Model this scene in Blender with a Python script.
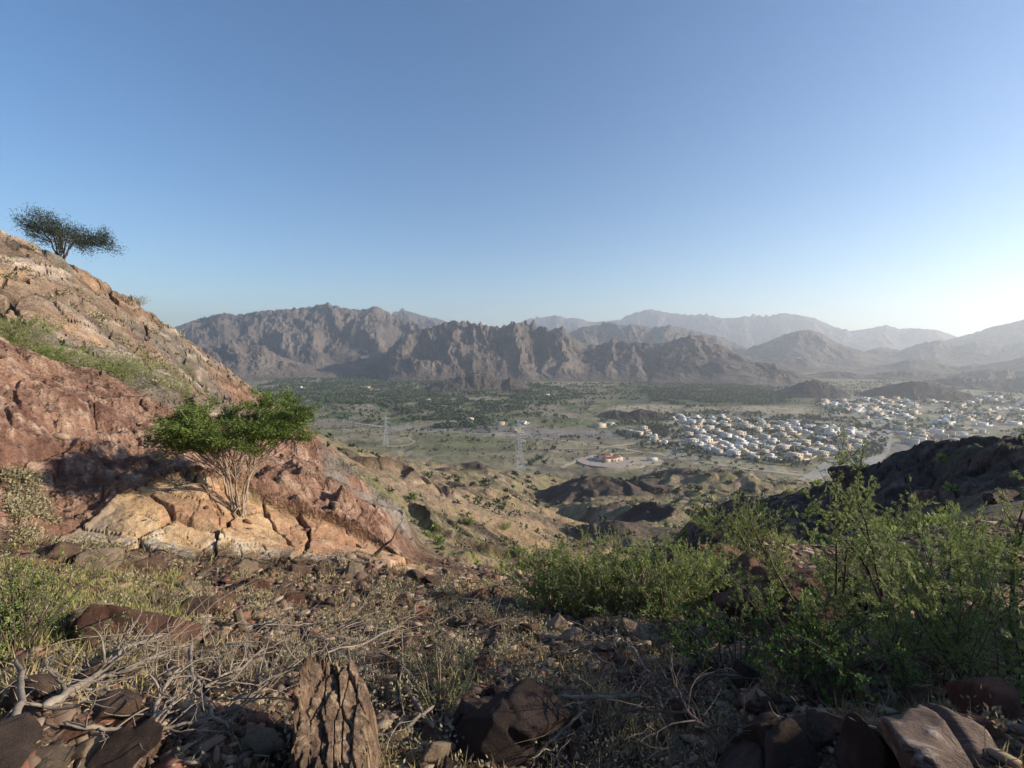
import bpy, math, random
import numpy as np
from mathutils import Vector, Matrix, Euler

for o in list(bpy.data.objects):
    bpy.data.objects.remove(o)
SC = bpy.context.scene
COL = SC.collection
R = math.radians

# ------------------------------------------------------------------ camera
F = 500.0                      # focal length in picture pixels (1024 wide)
PITCH = math.atan((384 - 348) / F)
cam_d = bpy.data.cameras.new('camera')
cam = bpy.data.objects.new('camera', cam_d)
COL.objects.link(cam)
cam_d.sensor_width = 36
cam_d.lens = 36 * F / 1024
cam_d.clip_start = 0.05
cam_d.clip_end = 120000
cam.location = (0, 0, 0)       # eye level is z = 0; the valley floor lies 160 m below
cam.rotation_euler = (R(90) - PITCH, 0, 0)
SC.camera = cam

# ------------------------------------------------------------------ light
SUN_AZ, SUN_EL = R(93), R(21)   # azimuth clockwise from +Y (the view direction)
world = bpy.data.worlds.new('World')
SC.world = world
world.use_nodes = True
wn = world.node_tree
sky = wn.nodes.new('ShaderNodeTexSky')
sky.sky_type = 'NISHITA'
sky.sun_disc = False
sky.sun_elevation = SUN_EL
sky.sun_rotation = SUN_AZ
sky.altitude = 500
sky.air_density = 1.0
sky.dust_density = 0.2
sky.ozone_density = 2.1
bg = wn.nodes['Background']
bg.inputs['Strength'].default_value = 0.10
hsv = wn.nodes.new('ShaderNodeHueSaturation')
hsv.inputs['Saturation'].default_value = 1.2
hsv.inputs['Hue'].default_value = 0.503
wn.links.new(sky.outputs[0], hsv.inputs['Color'])
wn.links.new(hsv.outputs[0], bg.inputs['Color'])

sun_d = bpy.data.lights.new('sun', 'SUN')
sun_d.energy = 5.0
sun_d.angle = R(0.5)
sun_d.color = (1.0, 0.87, 0.70)
sun = bpy.data.objects.new('sun', sun_d)
COL.objects.link(sun)
sdir = Vector((math.cos(SUN_EL) * math.sin(SUN_AZ), math.cos(SUN_EL) * math.cos(SUN_AZ), math.sin(SUN_EL)))
sun.rotation_euler = sdir.to_track_quat('Z', 'Y').to_euler()
sun.location = sdir * 50

SC.view_settings.view_transform = 'Standard'
SC.view_settings.look = 'None'
SC.view_settings.exposure = 0.72
SC.view_settings.gamma = 1.0
SC.view_settings.use_curve_mapping = False
SC.cycles.max_bounces = 5
SC.cycles.diffuse_bounces = 2
SC.cycles.glossy_bounces = 1
SC.cycles.transmission_bounces = 2
SC.cycles.transparent_max_bounces = 8
SC.cycles.volume_bounces = 1
SC.cycles.use_denoising = True

# ------------------------------------------------------------------ helpers
def tag(o, label=None, cat=None, group=None, kind=None):
    if label: o['label'] = label
    if cat: o['category'] = cat
    if group: o['group'] = group
    if kind: o['kind'] = kind
    return o

def empty(name, loc, rz=0.0):
    o = bpy.data.objects.new(name, None)
    COL.objects.link(o)
    o.location = loc
    o.rotation_euler = (0, 0, rz)
    o.empty_display_size = 0.2
    return o

def copy_tree(o, parent=None):
    c = o.copy()
    COL.objects.link(c)
    c.parent = parent
    for ch in list(o.children):
        copy_tree(ch, c)
    return c

def mesh_obj(name, v, f, mat=None, parent=None, smooth=False, col=None):
    """v (n,3) array; f (m,3) or (m,4) int array or a list of such arrays"""
    me = bpy.data.meshes.new(name)
    v = np.asarray(v, np.float32).reshape(-1, 3)
    fl = f if isinstance(f, list) else [f]
    fl = [np.asarray(a, np.int32) for a in fl if len(a)]
    me.vertices.add(len(v))
    me.vertices.foreach_set('co', v.ravel())
    idx = np.concatenate([a.ravel() for a in fl])
    tot = np.concatenate([np.full(len(a), a.shape[1], np.int32) for a in fl])
    st = np.concatenate([[0], np.cumsum(tot)[:-1]]).astype(np.int32)
    me.loops.add(len(idx))
    me.loops.foreach_set('vertex_index', idx)
    me.polygons.add(len(tot))
    me.polygons.foreach_set('loop_start', st)
    me.polygons.foreach_set('loop_total', tot)
    if smooth:
        me.polygons.foreach_set('use_smooth', np.ones(len(tot), bool))
    if col is not None:
        at = me.color_attributes.new('Col', 'FLOAT_COLOR', 'POINT')
        c4 = np.ones((len(v), 4), np.float32)
        c4[:, :np.shape(col)[1]] = col
        at.data.foreach_set('color', c4.ravel())
    me.update(calc_edges=True)
    if mat: me.materials.append(mat)
    o = bpy.data.objects.new(name, me)
    COL.objects.link(o)
    if parent: o.parent = parent
    return o

class MB:
    """collects arrays of vertices and faces, links them as ONE mesh object"""
    def __init__(s):
        s.v = []; s.f3 = []; s.f4 = []; s.c = []; s.n = 0
    def add(s, v, f, c=None):
        v = np.asarray(v, float).reshape(-1, 3); f = np.asarray(f, int)
        s.v.append(v)
        (s.f3 if f.shape[1] == 3 else s.f4).append(f + s.n)
        if c is not None:
            s.c.append(np.broadcast_to(np.asarray(c, float), (len(v), 3)))
        s.n += len(v)
    def build(s, name, mat=None, parent=None, smooth=False):
        f = []
        if s.f3: f.append(np.concatenate(s.f3))
        if s.f4: f.append(np.concatenate(s.f4))
        return mesh_obj(name, np.concatenate(s.v), f, mat, parent, smooth,
                        np.concatenate(s.c) if s.c else None)

# --- gradient noise, vectorised
def _hash(ix, iy, seed):
    U = np.uint32
    h = np.asarray(ix).astype(np.int32).astype(U) * U(374761393) + np.asarray(iy).astype(np.int32).astype(U) * U(668265263) + U((seed * 1442695041) & 0xFFFFFFFF)
    h = (h ^ (h >> U(13))) * U(1274126177)
    h = (h ^ (h >> U(16))) * U(2246822519)
    return ((h ^ (h >> U(15))) & U(0xFFFFFF)).astype(np.float32) * np.float32(1 / 0x1000000)

def perlin(x, y, seed=0):
    x = np.asarray(x, np.float32); y = np.asarray(y, np.float32)
    ix = np.floor(x); iy = np.floor(y)
    fx = x - ix; fy = y - iy
    u = fx * fx * fx * (fx * (fx * 6 - 15) + 10); w = fy * fy * fy * (fy * (fy * 6 - 15) + 10)
    def g(dx, dy):
        a = _hash(ix + dx, iy + dy, seed) * 2 * math.pi
        return np.cos(a) * (fx - dx) + np.sin(a) * (fy - dy)
    a = g(0, 0); b = g(1, 0); c = g(0, 1); d = g(1, 1)
    return ((a + (b - a) * u) + ((c + (d - c) * u) - (a + (b - a) * u)) * w) * 1.5

def fbm(x, y, seed=0, oct=4, gain=0.5, lac=2.03):
    s = 0; a = 1.0; t = 0
    for i in range(oct):
        s = s + a * perlin(x, y, seed + i * 17); t += a
        a *= gain; x = x * lac + 13.7; y = y * lac - 7.1
    return s / t

def ridged(x, y, seed=0, oct=4, gain=0.5, lac=2.03):
    s = 0; a = 1.0; t = 0; w = 1.0
    for i in range(oct):
        n = 1 - np.abs(perlin(x, y, seed + i * 29)) * 1.6
        n = np.clip(n, 0, 1) ** 1.5
        s = s + a * n * w; t += a
        w = np.clip(n * 1.6, 0.2, 1)
        a *= gain; x = x * lac + 5.3; y = y * lac + 9.9
    return s / t

def voro(x, y, seed=0, jit=0.9):
    """F1, F2 distances and the id of the nearest cell"""
    ix = np.floor(x); iy = np.floor(y)
    f1 = np.full(x.shape, 9.0); f2 = f1.copy(); cid = np.zeros(x.shape)
    for dx in (-1, 0, 1):
        for dy in (-1, 0, 1):
            cx = ix + dx; cy = iy + dy
            px = cx + 0.5 + (_hash(cx, cy, seed) - 0.5) * jit
            py = cy + 0.5 + (_hash(cx, cy, seed + 7) - 0.5) * jit
            d = np.hypot(px - x, py - y)
            c = _hash(cx, cy, seed + 3)
            near = d < f1
            f2 = np.where(near, f1, np.minimum(f2, d))
            cid = np.where(near, c, cid)
            f1 = np.where(near, d, f1)
    return f1, f2, cid

def sstep(a, b, x):
    t = np.clip((x - a) / (b - a), 0, 1)
    return t * t * (3 - 2 * t)

# --- materials
def new_mat(name):
    m = bpy.data.materials.new(name)
    m.use_nodes = True
    nt = m.node_tree
    return m, nt, nt.nodes['Principled BSDF']

def N(nt, t, **k):
    n = nt.nodes.new(t)
    for a, b in k.items():
        setattr(n, a, b)
    return n

def noise_node(nt, coord, scale, detail=6, rough=0.6, dist=0.0):
    n = N(nt, 'ShaderNodeTexNoise')
    n.inputs['Scale'].default_value = scale
    n.inputs['Detail'].default_value = detail
    n.inputs['Roughness'].default_value = rough
    n.inputs['Distortion'].default_value = dist
    nt.links.new(coord, n.inputs['Vector'])
    return n.outputs['Fac']

def ramp_node(nt, fac, stops):
    n = N(nt, 'ShaderNodeValToRGB')
    e = n.color_ramp.elements
    while len(e) < len(stops): e.new(0.5)
    for i, (p, c) in enumerate(stops):
        e[i].position = p
        e[i].color = (*c, 1) if len(c) == 3 else c
    nt.links.new(fac, n.inputs['Fac'])
    return n.outputs['Color']

def mix_node(nt, fac, a, b, mode='MIX'):
    n = N(nt, 'ShaderNodeMix', data_type='RGBA', blend_type=mode)
    for s, v in ((n.inputs[0], fac), (n.inputs[6], a), (n.inputs[7], b)):
        if hasattr(v, 'is_linked'): nt.links.new(v, s)
        elif isinstance(v, (int, float)): s.default_value = v
        else: s.default_value = (*v, 1)
    return n.outputs[2]

def bump_node(nt, bs, h, strength, dist, prev=None):
    b = N(nt, 'ShaderNodeBump')
    b.inputs['Strength'].default_value = strength
    b.inputs['Distance'].default_value = dist
    nt.links.new(h, b.inputs['Height'])
    if prev is not None: nt.links.new(prev, b.inputs['Normal'])
    nt.links.new(b.outputs[0], bs.inputs['Normal'])
    return b.outputs[0]

def vc_mat(name, var, bumps, rough=0.9, spec=0.2, darkc=0.55, lightc=1.35):
    """colour attribute 'Col' varied by noises; var/bumps are lists of (scale, amount / distance)"""
    m, nt, bs = new_mat(name)
    at = N(nt, 'ShaderNodeAttribute', attribute_name='Col')
    tc = N(nt, 'ShaderNodeTexCoord')
    c = at.outputs['Color']
    for i, (sc, amt) in enumerate(var):
        n = noise_node(nt, tc.outputs['Object'], sc, 5, 0.65, 0.3)
        r = ramp_node(nt, n, [(0.3, (darkc, darkc * 0.98, darkc * 0.95)), (0.5, (1, 1, 1)), (0.7, (lightc, lightc, lightc))])
        c = mix_node(nt, amt, c, r, 'MULTIPLY')
    nt.links.new(c, bs.inputs['Base Color'])
    bs.inputs['Roughness'].default_value = rough
    bs.inputs['Specular IOR Level'].default_value = spec
    prev = None
    for sc, d in bumps:
        n = noise_node(nt, tc.outputs['Object'], sc, 6, 0.7)
        if sc < 5:                      # broad relief fades out on smooth slabs
            k = N(nt, 'ShaderNodeMath', operation='MULTIPLY')
            nt.links.new(n, k.inputs[0]); nt.links.new(at.outputs['Alpha'], k.inputs[1])
            n = k.outputs[0]
        prev = bump_node(nt, bs, n, 0.9, d, prev)
    return m
# ------------------------------------------------------------------ picture point -> world
def ray(px, py):
    x = (px - 512) / F; u = (384 - py) / F
    c, s = math.cos(PITCH), math.sin(PITCH)
    return np.array([x, c + u * s, -s + u * c])

def at_r(px, py, r):
    """the point on the line of sight through the picture point at horizontal distance r"""
    d = ray(px, py)
    return d * (r / math.hypot(d[0], d[1]))

VZ = -160.0
# ground control points: picture column, then (horizontal distance, picture row) pairs
CTRL = {
    0: [(1.9, 768), (3.3, 655), (5, 600), (6.8, 555), (9, 470), (11.5, 385), (13.5, 352), (18, 345), (24, 318), (32, 262), (40, 226), (50, 245), (80, 300)],
    60: [(1.9, 768), (3.3, 652), (5, 600), (7, 556), (8.6, 500), (10.5, 430), (13.5, 374), (18, 370), (28, 312), (38, 270), (43, 251), (53, 268), (80, 315)],
    130: [(1.9, 768), (3.3, 650), (5, 600), (7, 557), (8, 508), (9.5, 470), (12, 425), (15, 397), (18.5, 397), (28, 360), (40, 322), (51, 297), (62, 313), (100, 350)],
    200: [(1.8, 768), (3.3, 650), (5, 600), (7.2, 557), (8.3, 495), (9.5, 478), (12, 447), (15, 428), (19, 428), (30, 410), (45, 378), (60, 348), (75, 365), (120, 400)],
    260: [(1.8, 768), (3.3, 650), (5, 600), (7.2, 559), (8.2, 524), (10, 492), (13, 458), (17, 444), (30, 440), (50, 415), (70, 394), (85, 405), (120, 425), (250, 445)],
    317: [(1.8, 768), (3.3, 650), (5, 603), (7.2, 561), (8.5, 530), (11, 490), (14, 460), (17, 452), (26, 470), (45, 478), (65, 458), (85, 440), (100, 450), (150, 455), (300, 456), (600, 452)],
    400: [(1.8, 768), (3.3, 650), (5, 605), (7, 572), (9, 556), (12, 532), (16, 520), (22, 540), (40, 545), (60, 520), (80, 490), (100, 470), (125, 476), (200, 472), (350, 464), (600, 454)],
    450: [(3.3, 650), (5, 607), (8, 572), (12, 560), (20, 578), (40, 562), (60, 540), (80, 517), (110, 491), (140, 494), (200, 483), (350, 471), (600, 457)],
    512: [(1.8, 768), (3.3, 650), (5, 609), (8, 580), (11, 573), (18, 592), (40, 580), (70, 555), (95, 532), (120, 512), (150, 512), (200, 499), (350, 479), (600, 463)],
    572: [(3.3, 650), (5, 612), (8, 587), (12, 583), (20, 602), (50, 582), (90, 556), (130, 536), (160, 524), (220, 508), (350, 487), (500, 474), (650, 468)],
    640: [(1.8, 768), (3.3, 650), (5, 612), (8, 582), (12, 575), (25, 592), (60, 575), (100, 552), (140, 530), (190, 510), (260, 500), (350, 488), (500, 476), (650, 470)],
    700: [(3.3, 650), (5, 610), (7, 580), (10, 562), (20, 582), (45, 545), (60, 524), (75, 540), (120, 532), (200, 510), (300, 492), (400, 484), (550, 475)],
    760: [(1.8, 768), (3.3, 650), (5, 600), (7, 560), (10, 538), (15, 556), (32, 545), (50, 508), (58, 500), (72, 520), (150, 530), (300, 500), (600, 474)],
    845: [(1.8, 768), (3, 665), (5, 605), (8, 568), (12, 550), (20, 556), (33, 540), (42, 505), (50, 479), (62, 497), (150, 540), (400, 500)],
    925: [(1.8, 768), (2.6, 700), (5, 602), (8, 556), (12, 535), (20, 535), (32, 512), (40, 475), (46, 442), (58, 465), (150, 540)],
    1024: [(1.8, 768), (4, 640), (7, 568), (12, 525), (20, 510), (31, 480), (40, 436), (50, 452), (150, 540)],
}
CTRL_AZ = {   # beyond the sides of the picture and behind the camera: azimuth in degrees, (distance, height)
    -54: [(2, -1.7), (4, -2.0), (7, -2.1), (11, 0.2), (14, 1.5), (24, 5.5), (38, 14), (60, 12), (200, -45), (500, -140)],
    -78: [(2, -1.6), (6, -1.0), (12, 2), (40, 18), (80, 20), (200, 0), (600, -80)],
    -115: [(2, -1.4), (6, -0.3), (15, 4), (50, 20), (200, 40), (800, 60)],
    -150: [(2, -1.3), (6, 0.3), (15, 5), (50, 18), (200, 50), (800, 120)],
    180: [(2, -1.2), (6, 0.4), (15, 4), (50, 14), (200, 40), (800, 120)],
    -180: [(2, -1.2), (6, 0.4), (15, 4), (50, 14), (200, 40), (800, 120)],
    145: [(2, -1.2), (6, 0.6), (15, 4), (50, 12), (200, 30), (800, 90)],
    110: [(2, -1.3), (6, -0.6), (11, 1.0), (20, 3), (50, 9), (200, -10), (800, -60)],
    84: [(2, -1.6), (5, -1.4), (8, -1.0), (11, -.6), (20, .2), (40, 1), (120, -20), (500, -150)],
    66: [(2, -1.7), (5, -2.0), (8, -2.2), (11, -2.4), (20, -2.8), (40, -2), (60, -4), (150, -50), (500, -155)],
    54: [(2, -1.75), (5, -2.3), (10, -2.8), (20, -5), (40, -3.5), (52, -6), (150, -60), (500, -155)],
}
def build_rbf():
    P = []
    for px, lst in CTRL.items():
        for r, py in lst:
            p = at_r(px, py, r)
            P.append((math.atan2(p[0], p[1]), math.log(r), p[2] / r))
        P.append((math.atan((px - 512) / F), math.log(0.5), -1.62 / 0.5))
        P.append((math.atan((px - 512) / F), math.log(1.0), -1.66))
        if lst[-1][0] < 300 : P.append((math.atan((px - 512) / F), math.log(330), -115 / 330))
    for a, lst in CTRL_AZ.items():
        for r, z in lst:
            P.append((R(a), math.log(r), z / r))
        P.append((R(a), math.log(0.5), -1.6 / 0.5))
        P.append((R(a), math.log(1.0), -1.6))
    P = np.array(P)
    P = P.copy()
    AZS = 3.2
    X = np.c_[P[:, 0] * AZS, P[:, 1]]
    n = len(X)
    def K(A, B):
        d2 = ((A[:, None, :] - B[None, :, :]) ** 2).sum(2)
        return 0.5 * d2 * np.log(d2 + 1e-12)
    # smooth trend -1.75/r is taken out so the near ground stays well behaved
    val = P[:, 2] + 1.65 * np.exp(-P[:, 1])
    M = np.zeros((n + 3, n + 3))
    M[:n, :n] = K(X, X) + np.eye(n) * 2e-4
    M[:n, n] = 1; M[:n, n + 1:] = X
    M[n, :n] = 1; M[n + 1:, :n] = X.T
    w = np.linalg.solve(M, np.r_[val, 0, 0, 0])
    def ev(az, lr):
        Q = np.c_[az.ravel() * AZS, lr.ravel()]
        out = np.empty(len(Q))
        for i in range(0, len(Q), 20000):
            q = Q[i:i + 20000]
            out[i:i + 20000] = K(q, X) @ w[:n] + w[n] + q @ w[n + 1:]
        return out.reshape(az.shape) - 1.65 * np.exp(-lr)
    return ev
_rbf = build_rbf()

# ------------------------------------------------------------------ ground grid (azimuth x log distance)
az_in = np.arctan((np.linspace(-60, 1084, 1050) - 512) / F)
az_l = np.linspace(-math.pi, az_in[0], 90)[:-1]
az_r = np.linspace(az_in[-1], math.pi, 90)[1:]
AZ = np.concatenate([az_l, az_in, az_r])
LR = np.concatenate([np.linspace(math.log(0.45), math.log(1.5), 22)[:-1],
                     np.linspace(math.log(1.5), math.log(14), 600)[:-1],
                     np.linspace(math.log(14), math.log(640), 600)[:-1],
                     np.linspace(math.log(640), math.log(45000), 330)])
ncz = np.linspace(-math.pi, math.pi, 420); ncr = np.linspace(math.log(0.45), math.log(800), 240)
coarse = _rbf(*np.meshgrid(ncz, ncr, indexing='ij'))
def _bil(tab, az, lr, ga, gr):
    i = np.clip(np.searchsorted(ga, az) - 1, 0, len(ga) - 2); j = np.clip(np.searchsorted(gr, lr) - 1, 0, len(gr) - 2)
    u = np.clip((az - ga[i]) / (ga[i + 1] - ga[i]), 0, 1); w = np.clip((lr - gr[j]) / (gr[j + 1] - gr[j]), 0, 1)
    return (tab[i, j] * (1 - u) * (1 - w) + tab[i + 1, j] * u * (1 - w) + tab[i, j + 1] * (1 - u) * w + tab[i + 1, j + 1] * u * w)
GA, GL = np.meshgrid(AZ, LR, indexing='ij')
GR = np.exp(GL)
GX = GR * np.sin(GA); GY = GR * np.cos(GA)
HZ = _bil(coarse, GA, GL, ncz, ncr) * GR

def bumpat(px, py, r, sx, sr, h, pw=2):
    """a hill of height h at a picture point; sx across, sr along the line of sight, in metres"""
    global HZ
    p = at_r(px, py, r); a = math.atan2(p[0], p[1])
    u = (GX - p[0]) * math.cos(a) - (GY - p[1]) * math.sin(a)
    w = (GX - p[0]) * math.sin(a) + (GY - p[1]) * math.cos(a)
    d = (np.abs(u / sx) ** pw + np.abs(w / sr) ** pw) ** (1 / pw)
    m = d < 2.5
    HZ = HZ + h * np.exp(-d * d * 1.2) * m
    return np.exp(-d * d * 1.2)
# ------------------------------------------------------------------ ground relief
PXA = 512 + F * np.tan(np.clip(GA, -1.35, 1.35))        # azimuth written as a picture column
HZ0 = HZ.copy()
def mk(mask, fn):
    out = np.zeros(GX.shape, np.float32)
    s = mask > 0.01
    if s.any(): out[s] = fn(s)
    return out
def mfbm(mask, lx, ly, seed, o, ox=0.0):
    return mk(mask, lambda s: fbm(GX[s] / lx + ox, GY[s] / ly, seed, o))
GX = GX.astype(np.float64)
wv = sstep(math.log(430), math.log(640), GL + 0.05 * perlin(GX / 90, GY / 90, 5))
relief = 2.6 * fbm(GX / 260, GY / 190, 41, 4) + 3.0 * np.clip(perlin(GX / 330 + 3, GY / 150, 43), -1, 0.25) \
    + 9 * sstep(2500, 7000, GR) * fbm(GX / 1500, GY / 1500, 44, 3)
# stepped banks of the dry river
wb = GY - 960 + 0.28 * GX + 70 * perlin(GX / 260, GY / 260, 47)
wadi = np.exp(-(wb / 60) ** 4) * sstep(-520, -300, GX) * (GY > 0)
relief = relief - 4.0 * wadi
HZ = HZ * (1 - wv) + (VZ + relief) * wv
# dark hillocks and shoulders below
b1 = bumpat(685, 480, 400, 46, 34, 13, 1.5)
b2 = bumpat(720, 492, 370, 30, 26, 7, 1.5)
b3 = bumpat(610, 492, 300, 34, 26, 10, 1.6)
b4 = bumpat(560, 486, 330, 30, 40, 7, 1.6)
b5 = bumpat(480, 474, 300, 12, 9, 4.5, 1.4)
b6 = bumpat(500, 478, 330, 10, 9, 3, 1.4)
b7 = bumpat(655, 520, 170, 16, 10, 5, 1.5)
b8 = bumpat(610, 545, 120, 12, 12, 4, 1.5)
HZ = HZ - 9 * np.exp(-(((PXA - 590 - 45 * np.sin(GL * 3)) / 26) ** 2)) * sstep(math.log(150), math.log(230), GL) * (1 - sstep(math.log(420), math.log(520), GL))

# unseen rocky rib right of the viewpoint, shaped to throw shade over the near ground
_rx = GX - (7.0 + .22 * GY + .5 * perlin(GY / 3, GY * 0 + 2, 51))
HZ = np.maximum(HZ, HZ + (1.05 - HZ + .35 * perlin(GY / 1.6, GY * 0, 52)) * np.exp(-(_rx / np.where(_rx > 0, 2.5, 1.15)) ** 2) * (1 - sstep(2.2, 4.4, GY)) * sstep(-12, -8, GY) * (GR < 20))
spac = GR * 0.006 + 0.004
def octv(x, y, lam, amp, seed, mask=1.0, kind='p', sp=2.2):
    A = amp * sstep(1.0, 2.0, lam / (spac * sp)) * mask
    out = np.zeros(GX.shape, np.float32)
    s = np.abs(A) > 5e-4 * lam
    n = perlin(x[s] / lam, y[s] / lam, seed)
    out[s] = A[s] * (n if kind == 'p' else 1 - 2 * np.abs(n))
    return out
def band(a, b, soft):       # soft window on the picture-column scale
    return sstep(a - soft, a + soft, PXA) * (1 - sstep(b - soft, b + soft, PXA))
def rband(a, b, soft=0.06):
    return sstep(math.log(a) - soft, math.log(a) + soft, GL) * (1 - sstep(math.log(b) - soft, math.log(b) + soft, GL))
edge = fbm(GX / (GR * 0.12 + .2), GY / (GR * 0.12 + .2), 61, 4)

along = GX * 0.57 + GY * 0.82
m_hill = np.clip(band(-400, 330, 30) * rband(17.5, 75, .05) + band(-2000, 120, 60) * rband(13, 90, .05) * (PXA < -40), 0, 1)
m_spur = np.clip(band(290, 640, 30) * rband(20, 200, .15), 0, 1)
_rt = np.interp(PXA, [30, 60, 100, 150, 190, 250, 320, 380, 440], [7.5, 7.65, 8.1, 8.7, 9.0, 8.9, 8.8, 8.5, 8.0])
m_led = band(38, 440, 10) * sstep(math.log(7.15) - .03, math.log(7.15) + .03, GL) * (1 - sstep(-.02, .03, GL - np.log(_rt)))
m_led = m_led * sstep(0.3, 0.5, m_led + 0.35 * edge)
m_red = band(-420, 225, 20) * rband(7.3, 16.5, .05) * (1 - m_led)
m_red2 = band(225, 400, 25) * rband(8.2, 18, .05) * (1 - .8 * band(322, 440, 10) * rband(10.2, 18, .05)) * (1 - m_led)
m_slab = band(322, 408, 10) * rband(10.2, 18, .05)
m_right = np.clip(band(665, 1900, 45) * rband(30, 90, .15), 0, 1)
m_rocky = np.clip(m_red * .8 + m_red2 + m_slab + m_right * .9 + m_hill * .6 + m_spur * .55 + m_led * .15, 0, 1)
m_near = rband(0.01, 14, .2)
m_valley = sstep(math.log(300), math.log(600), GL)
m_mid = rband(22, 520, .2)

dz = np.zeros(GX.shape)
for k, lam in enumerate([120, 60, 30, 15, 7.5, 3.7, 1.8, 0.9, 0.45, 0.22, 0.11, 0.055]):
    near_fade = sstep(lam * 0.8, lam * 3.0, GR) if lam > 0.5 else 1.0
    a = lam * (0.045 + 0.085 * m_rocky)
    if lam > 20: a = a * 0.8
    if lam > 10: a = a * (1 - .8 * m_hill)
    if lam > .3: a = a * (1 - .65 * m_near * (1 - m_rocky)) * (1 - .9 * m_led)
    dz = dz + octv(GX, GY, lam, a, 100 + k, near_fade * (1 - 0.8 * wv) * (1 - .85 * m_led) * (1 - .75 * m_mid * (lam > 3) * (lam < 40)))
    if lam <= 15:
        dz = dz + octv(GX + 3.1, GY - 9, lam * 1.3, lam * 0.085, 140 + k, near_fade * np.clip(m_rocky * (1 - .6 * m_mid * (1 - m_right)) + .12 * m_mid, 0, 1) * (1 - wv), 'r')

class Reg:
    """a part of the ground grid, with its own coordinates"""
    def __init__(s, mask):
        s.i = np.nonzero(mask > .01)
        s.m = mask[s.i]; s.x = GX[s.i]; s.y = GY[s.i]; s.r = GR[s.i]; s.p = PXA[s.i]; s.al = along[s.i]; s.h = HZ[s.i]; s.sp = spac[s.i]
    def on(s, lam, k=2.0):
        return sstep(1.0, 2.2, lam / (s.sp * k))
    def up(s, d):
        dz[s.i] += d * s.m
    def paint(s, c, a=1.0):
        w = (s.m * a)[:, None]
        C[s.i] = C[s.i] * (1 - w) + c * w
def solid(rg, c):
    return np.zeros((len(rg.x), 3)) + np.array(c)
def lay(c, col, w):
    w = np.clip(w, 0, 1)[:, None]
    return c * (1 - w) + np.asarray(col) * w

def blocks(rg, lam, am, sd, k=2.4):
    """broken faces: every cell tilts its own way and is cut by a joint"""
    q = 0.3 * perlin(rg.x / lam, rg.y / lam, 9)
    f1, f2, cid = voro(rg.x / lam + q, rg.y / lam * .8 + q, 200 + sd)
    return rg.on(lam, k) * am * ((cid - .5) * .9 - .5 * f1 - .5 * (1 - sstep(0, .10, f2 - f1)) * (cid > .45))
def saw(q):
    u = q - np.floor(q)
    return np.where(u < .8, u / .8, (1 - u) / .2) - .5

C = np.zeros(GX.shape + (3,)) + np.array([.205, .140, .095])

# near shoulder: brown soil
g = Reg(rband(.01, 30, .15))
n2 = fbm(g.x / 2.3, g.y / 2.3, 303, 4); n3 = fbm(g.x / .5, g.y / .5, 305, 3)
c = lay(solid(g, [.135, .090, .062]), [.23, .17, .105], sstep(0, .5, n2) * .7)
c = lay(c, [.095, .048, .036], sstep(-.1, .4, fbm(g.x / 1.1, g.y / 1.1, 311, 3)) * .8 * (g.p > 360))  # reddish soil on the right, coloured darker to deepen the shade there
c = lay(c, [.33, .26, .19], sstep(.25, .5, n3) * .6)
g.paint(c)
g.up((blocks(g, .38, .06, 4) + blocks(g, .16, .035, 5, 1.6)) * (1 - np.clip(m_led + .9 * m_red + .8 * m_red2, 0, 1))[g.i])

# scree and olive grass further down
g = Reg(sstep(math.log(10), math.log(30), GL) * (1 - wv))
n4 = fbm(g.x / 12, g.y / 12, 307, 4); n5 = fbm(g.x / 60, g.y / 45, 309, 3); n6 = fbm(g.x / 2.2, g.y / 2.2, 310, 4)
c = lay(solid(g, [.285, .215, .145]), [.22, .155, .105], sstep(-.1, .35, n6) * .7)
c = lay(c, [.195, .195, .085], sstep(-.08, .35, n4 + .3 * n5 + .35 * n6) * .8)
c = lay(c, [.33, .31, .10], np.exp(-((g.p - 565) / 80) ** 2) * sstep(math.log(28), math.log(45), np.log(g.r)) * (1 - sstep(4.4, 4.8, np.log(g.r))) * sstep(-.35, .1, n6 + .5 * n4) * .8)
c = lay(c, [.40, .31, .215], sstep(.25, .5, fbm(g.x / 3.3, g.y / 3, 312, 4)) * .7)
n7 = fbm(g.x / .8, g.y / .8, 313, 3); n8 = fbm(g.x / 4, g.y / 3.4, 314, 4)
c = lay(c, [.10, .085, .06], sstep(.12, .4, n7) * .75 * (g.r < 160)); c = lay(c, [.11, .095, .065], sstep(.15, .38, n8) * .7)
c = lay(c, [.42, .34, .25], sstep(.2, .45, -n7) * .6)
g.paint(c)

# the big left slope: bedding slabs that run down to the right
g = Reg(m_hill)
zz = g.h + .44 * g.al + 1.3 * fbm(g.x / 14, g.y / 14, 71, 3) + .35 * fbm(g.x / 3, g.y / 3, 72, 3)
str1 = fbm(zz / 2.2, g.al / 16, 321, 3); str2 = fbm(zz / .55, g.al / 5, 322, 4); str3 = fbm(zz / .22, g.al / 2.0, 324, 3)
brk = fbm(g.x / 5, g.y / 5, 326, 3)
j1, j2, jc = voro(g.al / 3.4 + .3 * brk, zz / 1.5 + .3 * brk, 401)
k1, k2, kc = voro(g.al / 1.3 + .3 * brk, zz / .55, 402)
joint = (1 - sstep(.03, .11, j2 - j1)) * (jc > .35); joint2 = (1 - sstep(.04, .14, k2 - k1)) * (kc > .5)
patch = sstep(-.15, .25, fbm(g.x / 8, g.y / 8, 403, 3))
g.up(.55 * saw(zz / 2.9) * patch + .34 * saw(zz / 1.05 + .3) + .15 * saw(zz / .45) * g.on(.45, 1)
     + (jc - .5) * .5 * patch + (kc - .5) * .22 - .55 * joint * patch - .25 * joint2
     + .30 * str2 + .13 * str3)
c = lay(solid(g, [.30, .215, .15]), [.42, .27, .165], sstep(0, .35, str1 + .3 * brk))
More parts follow.
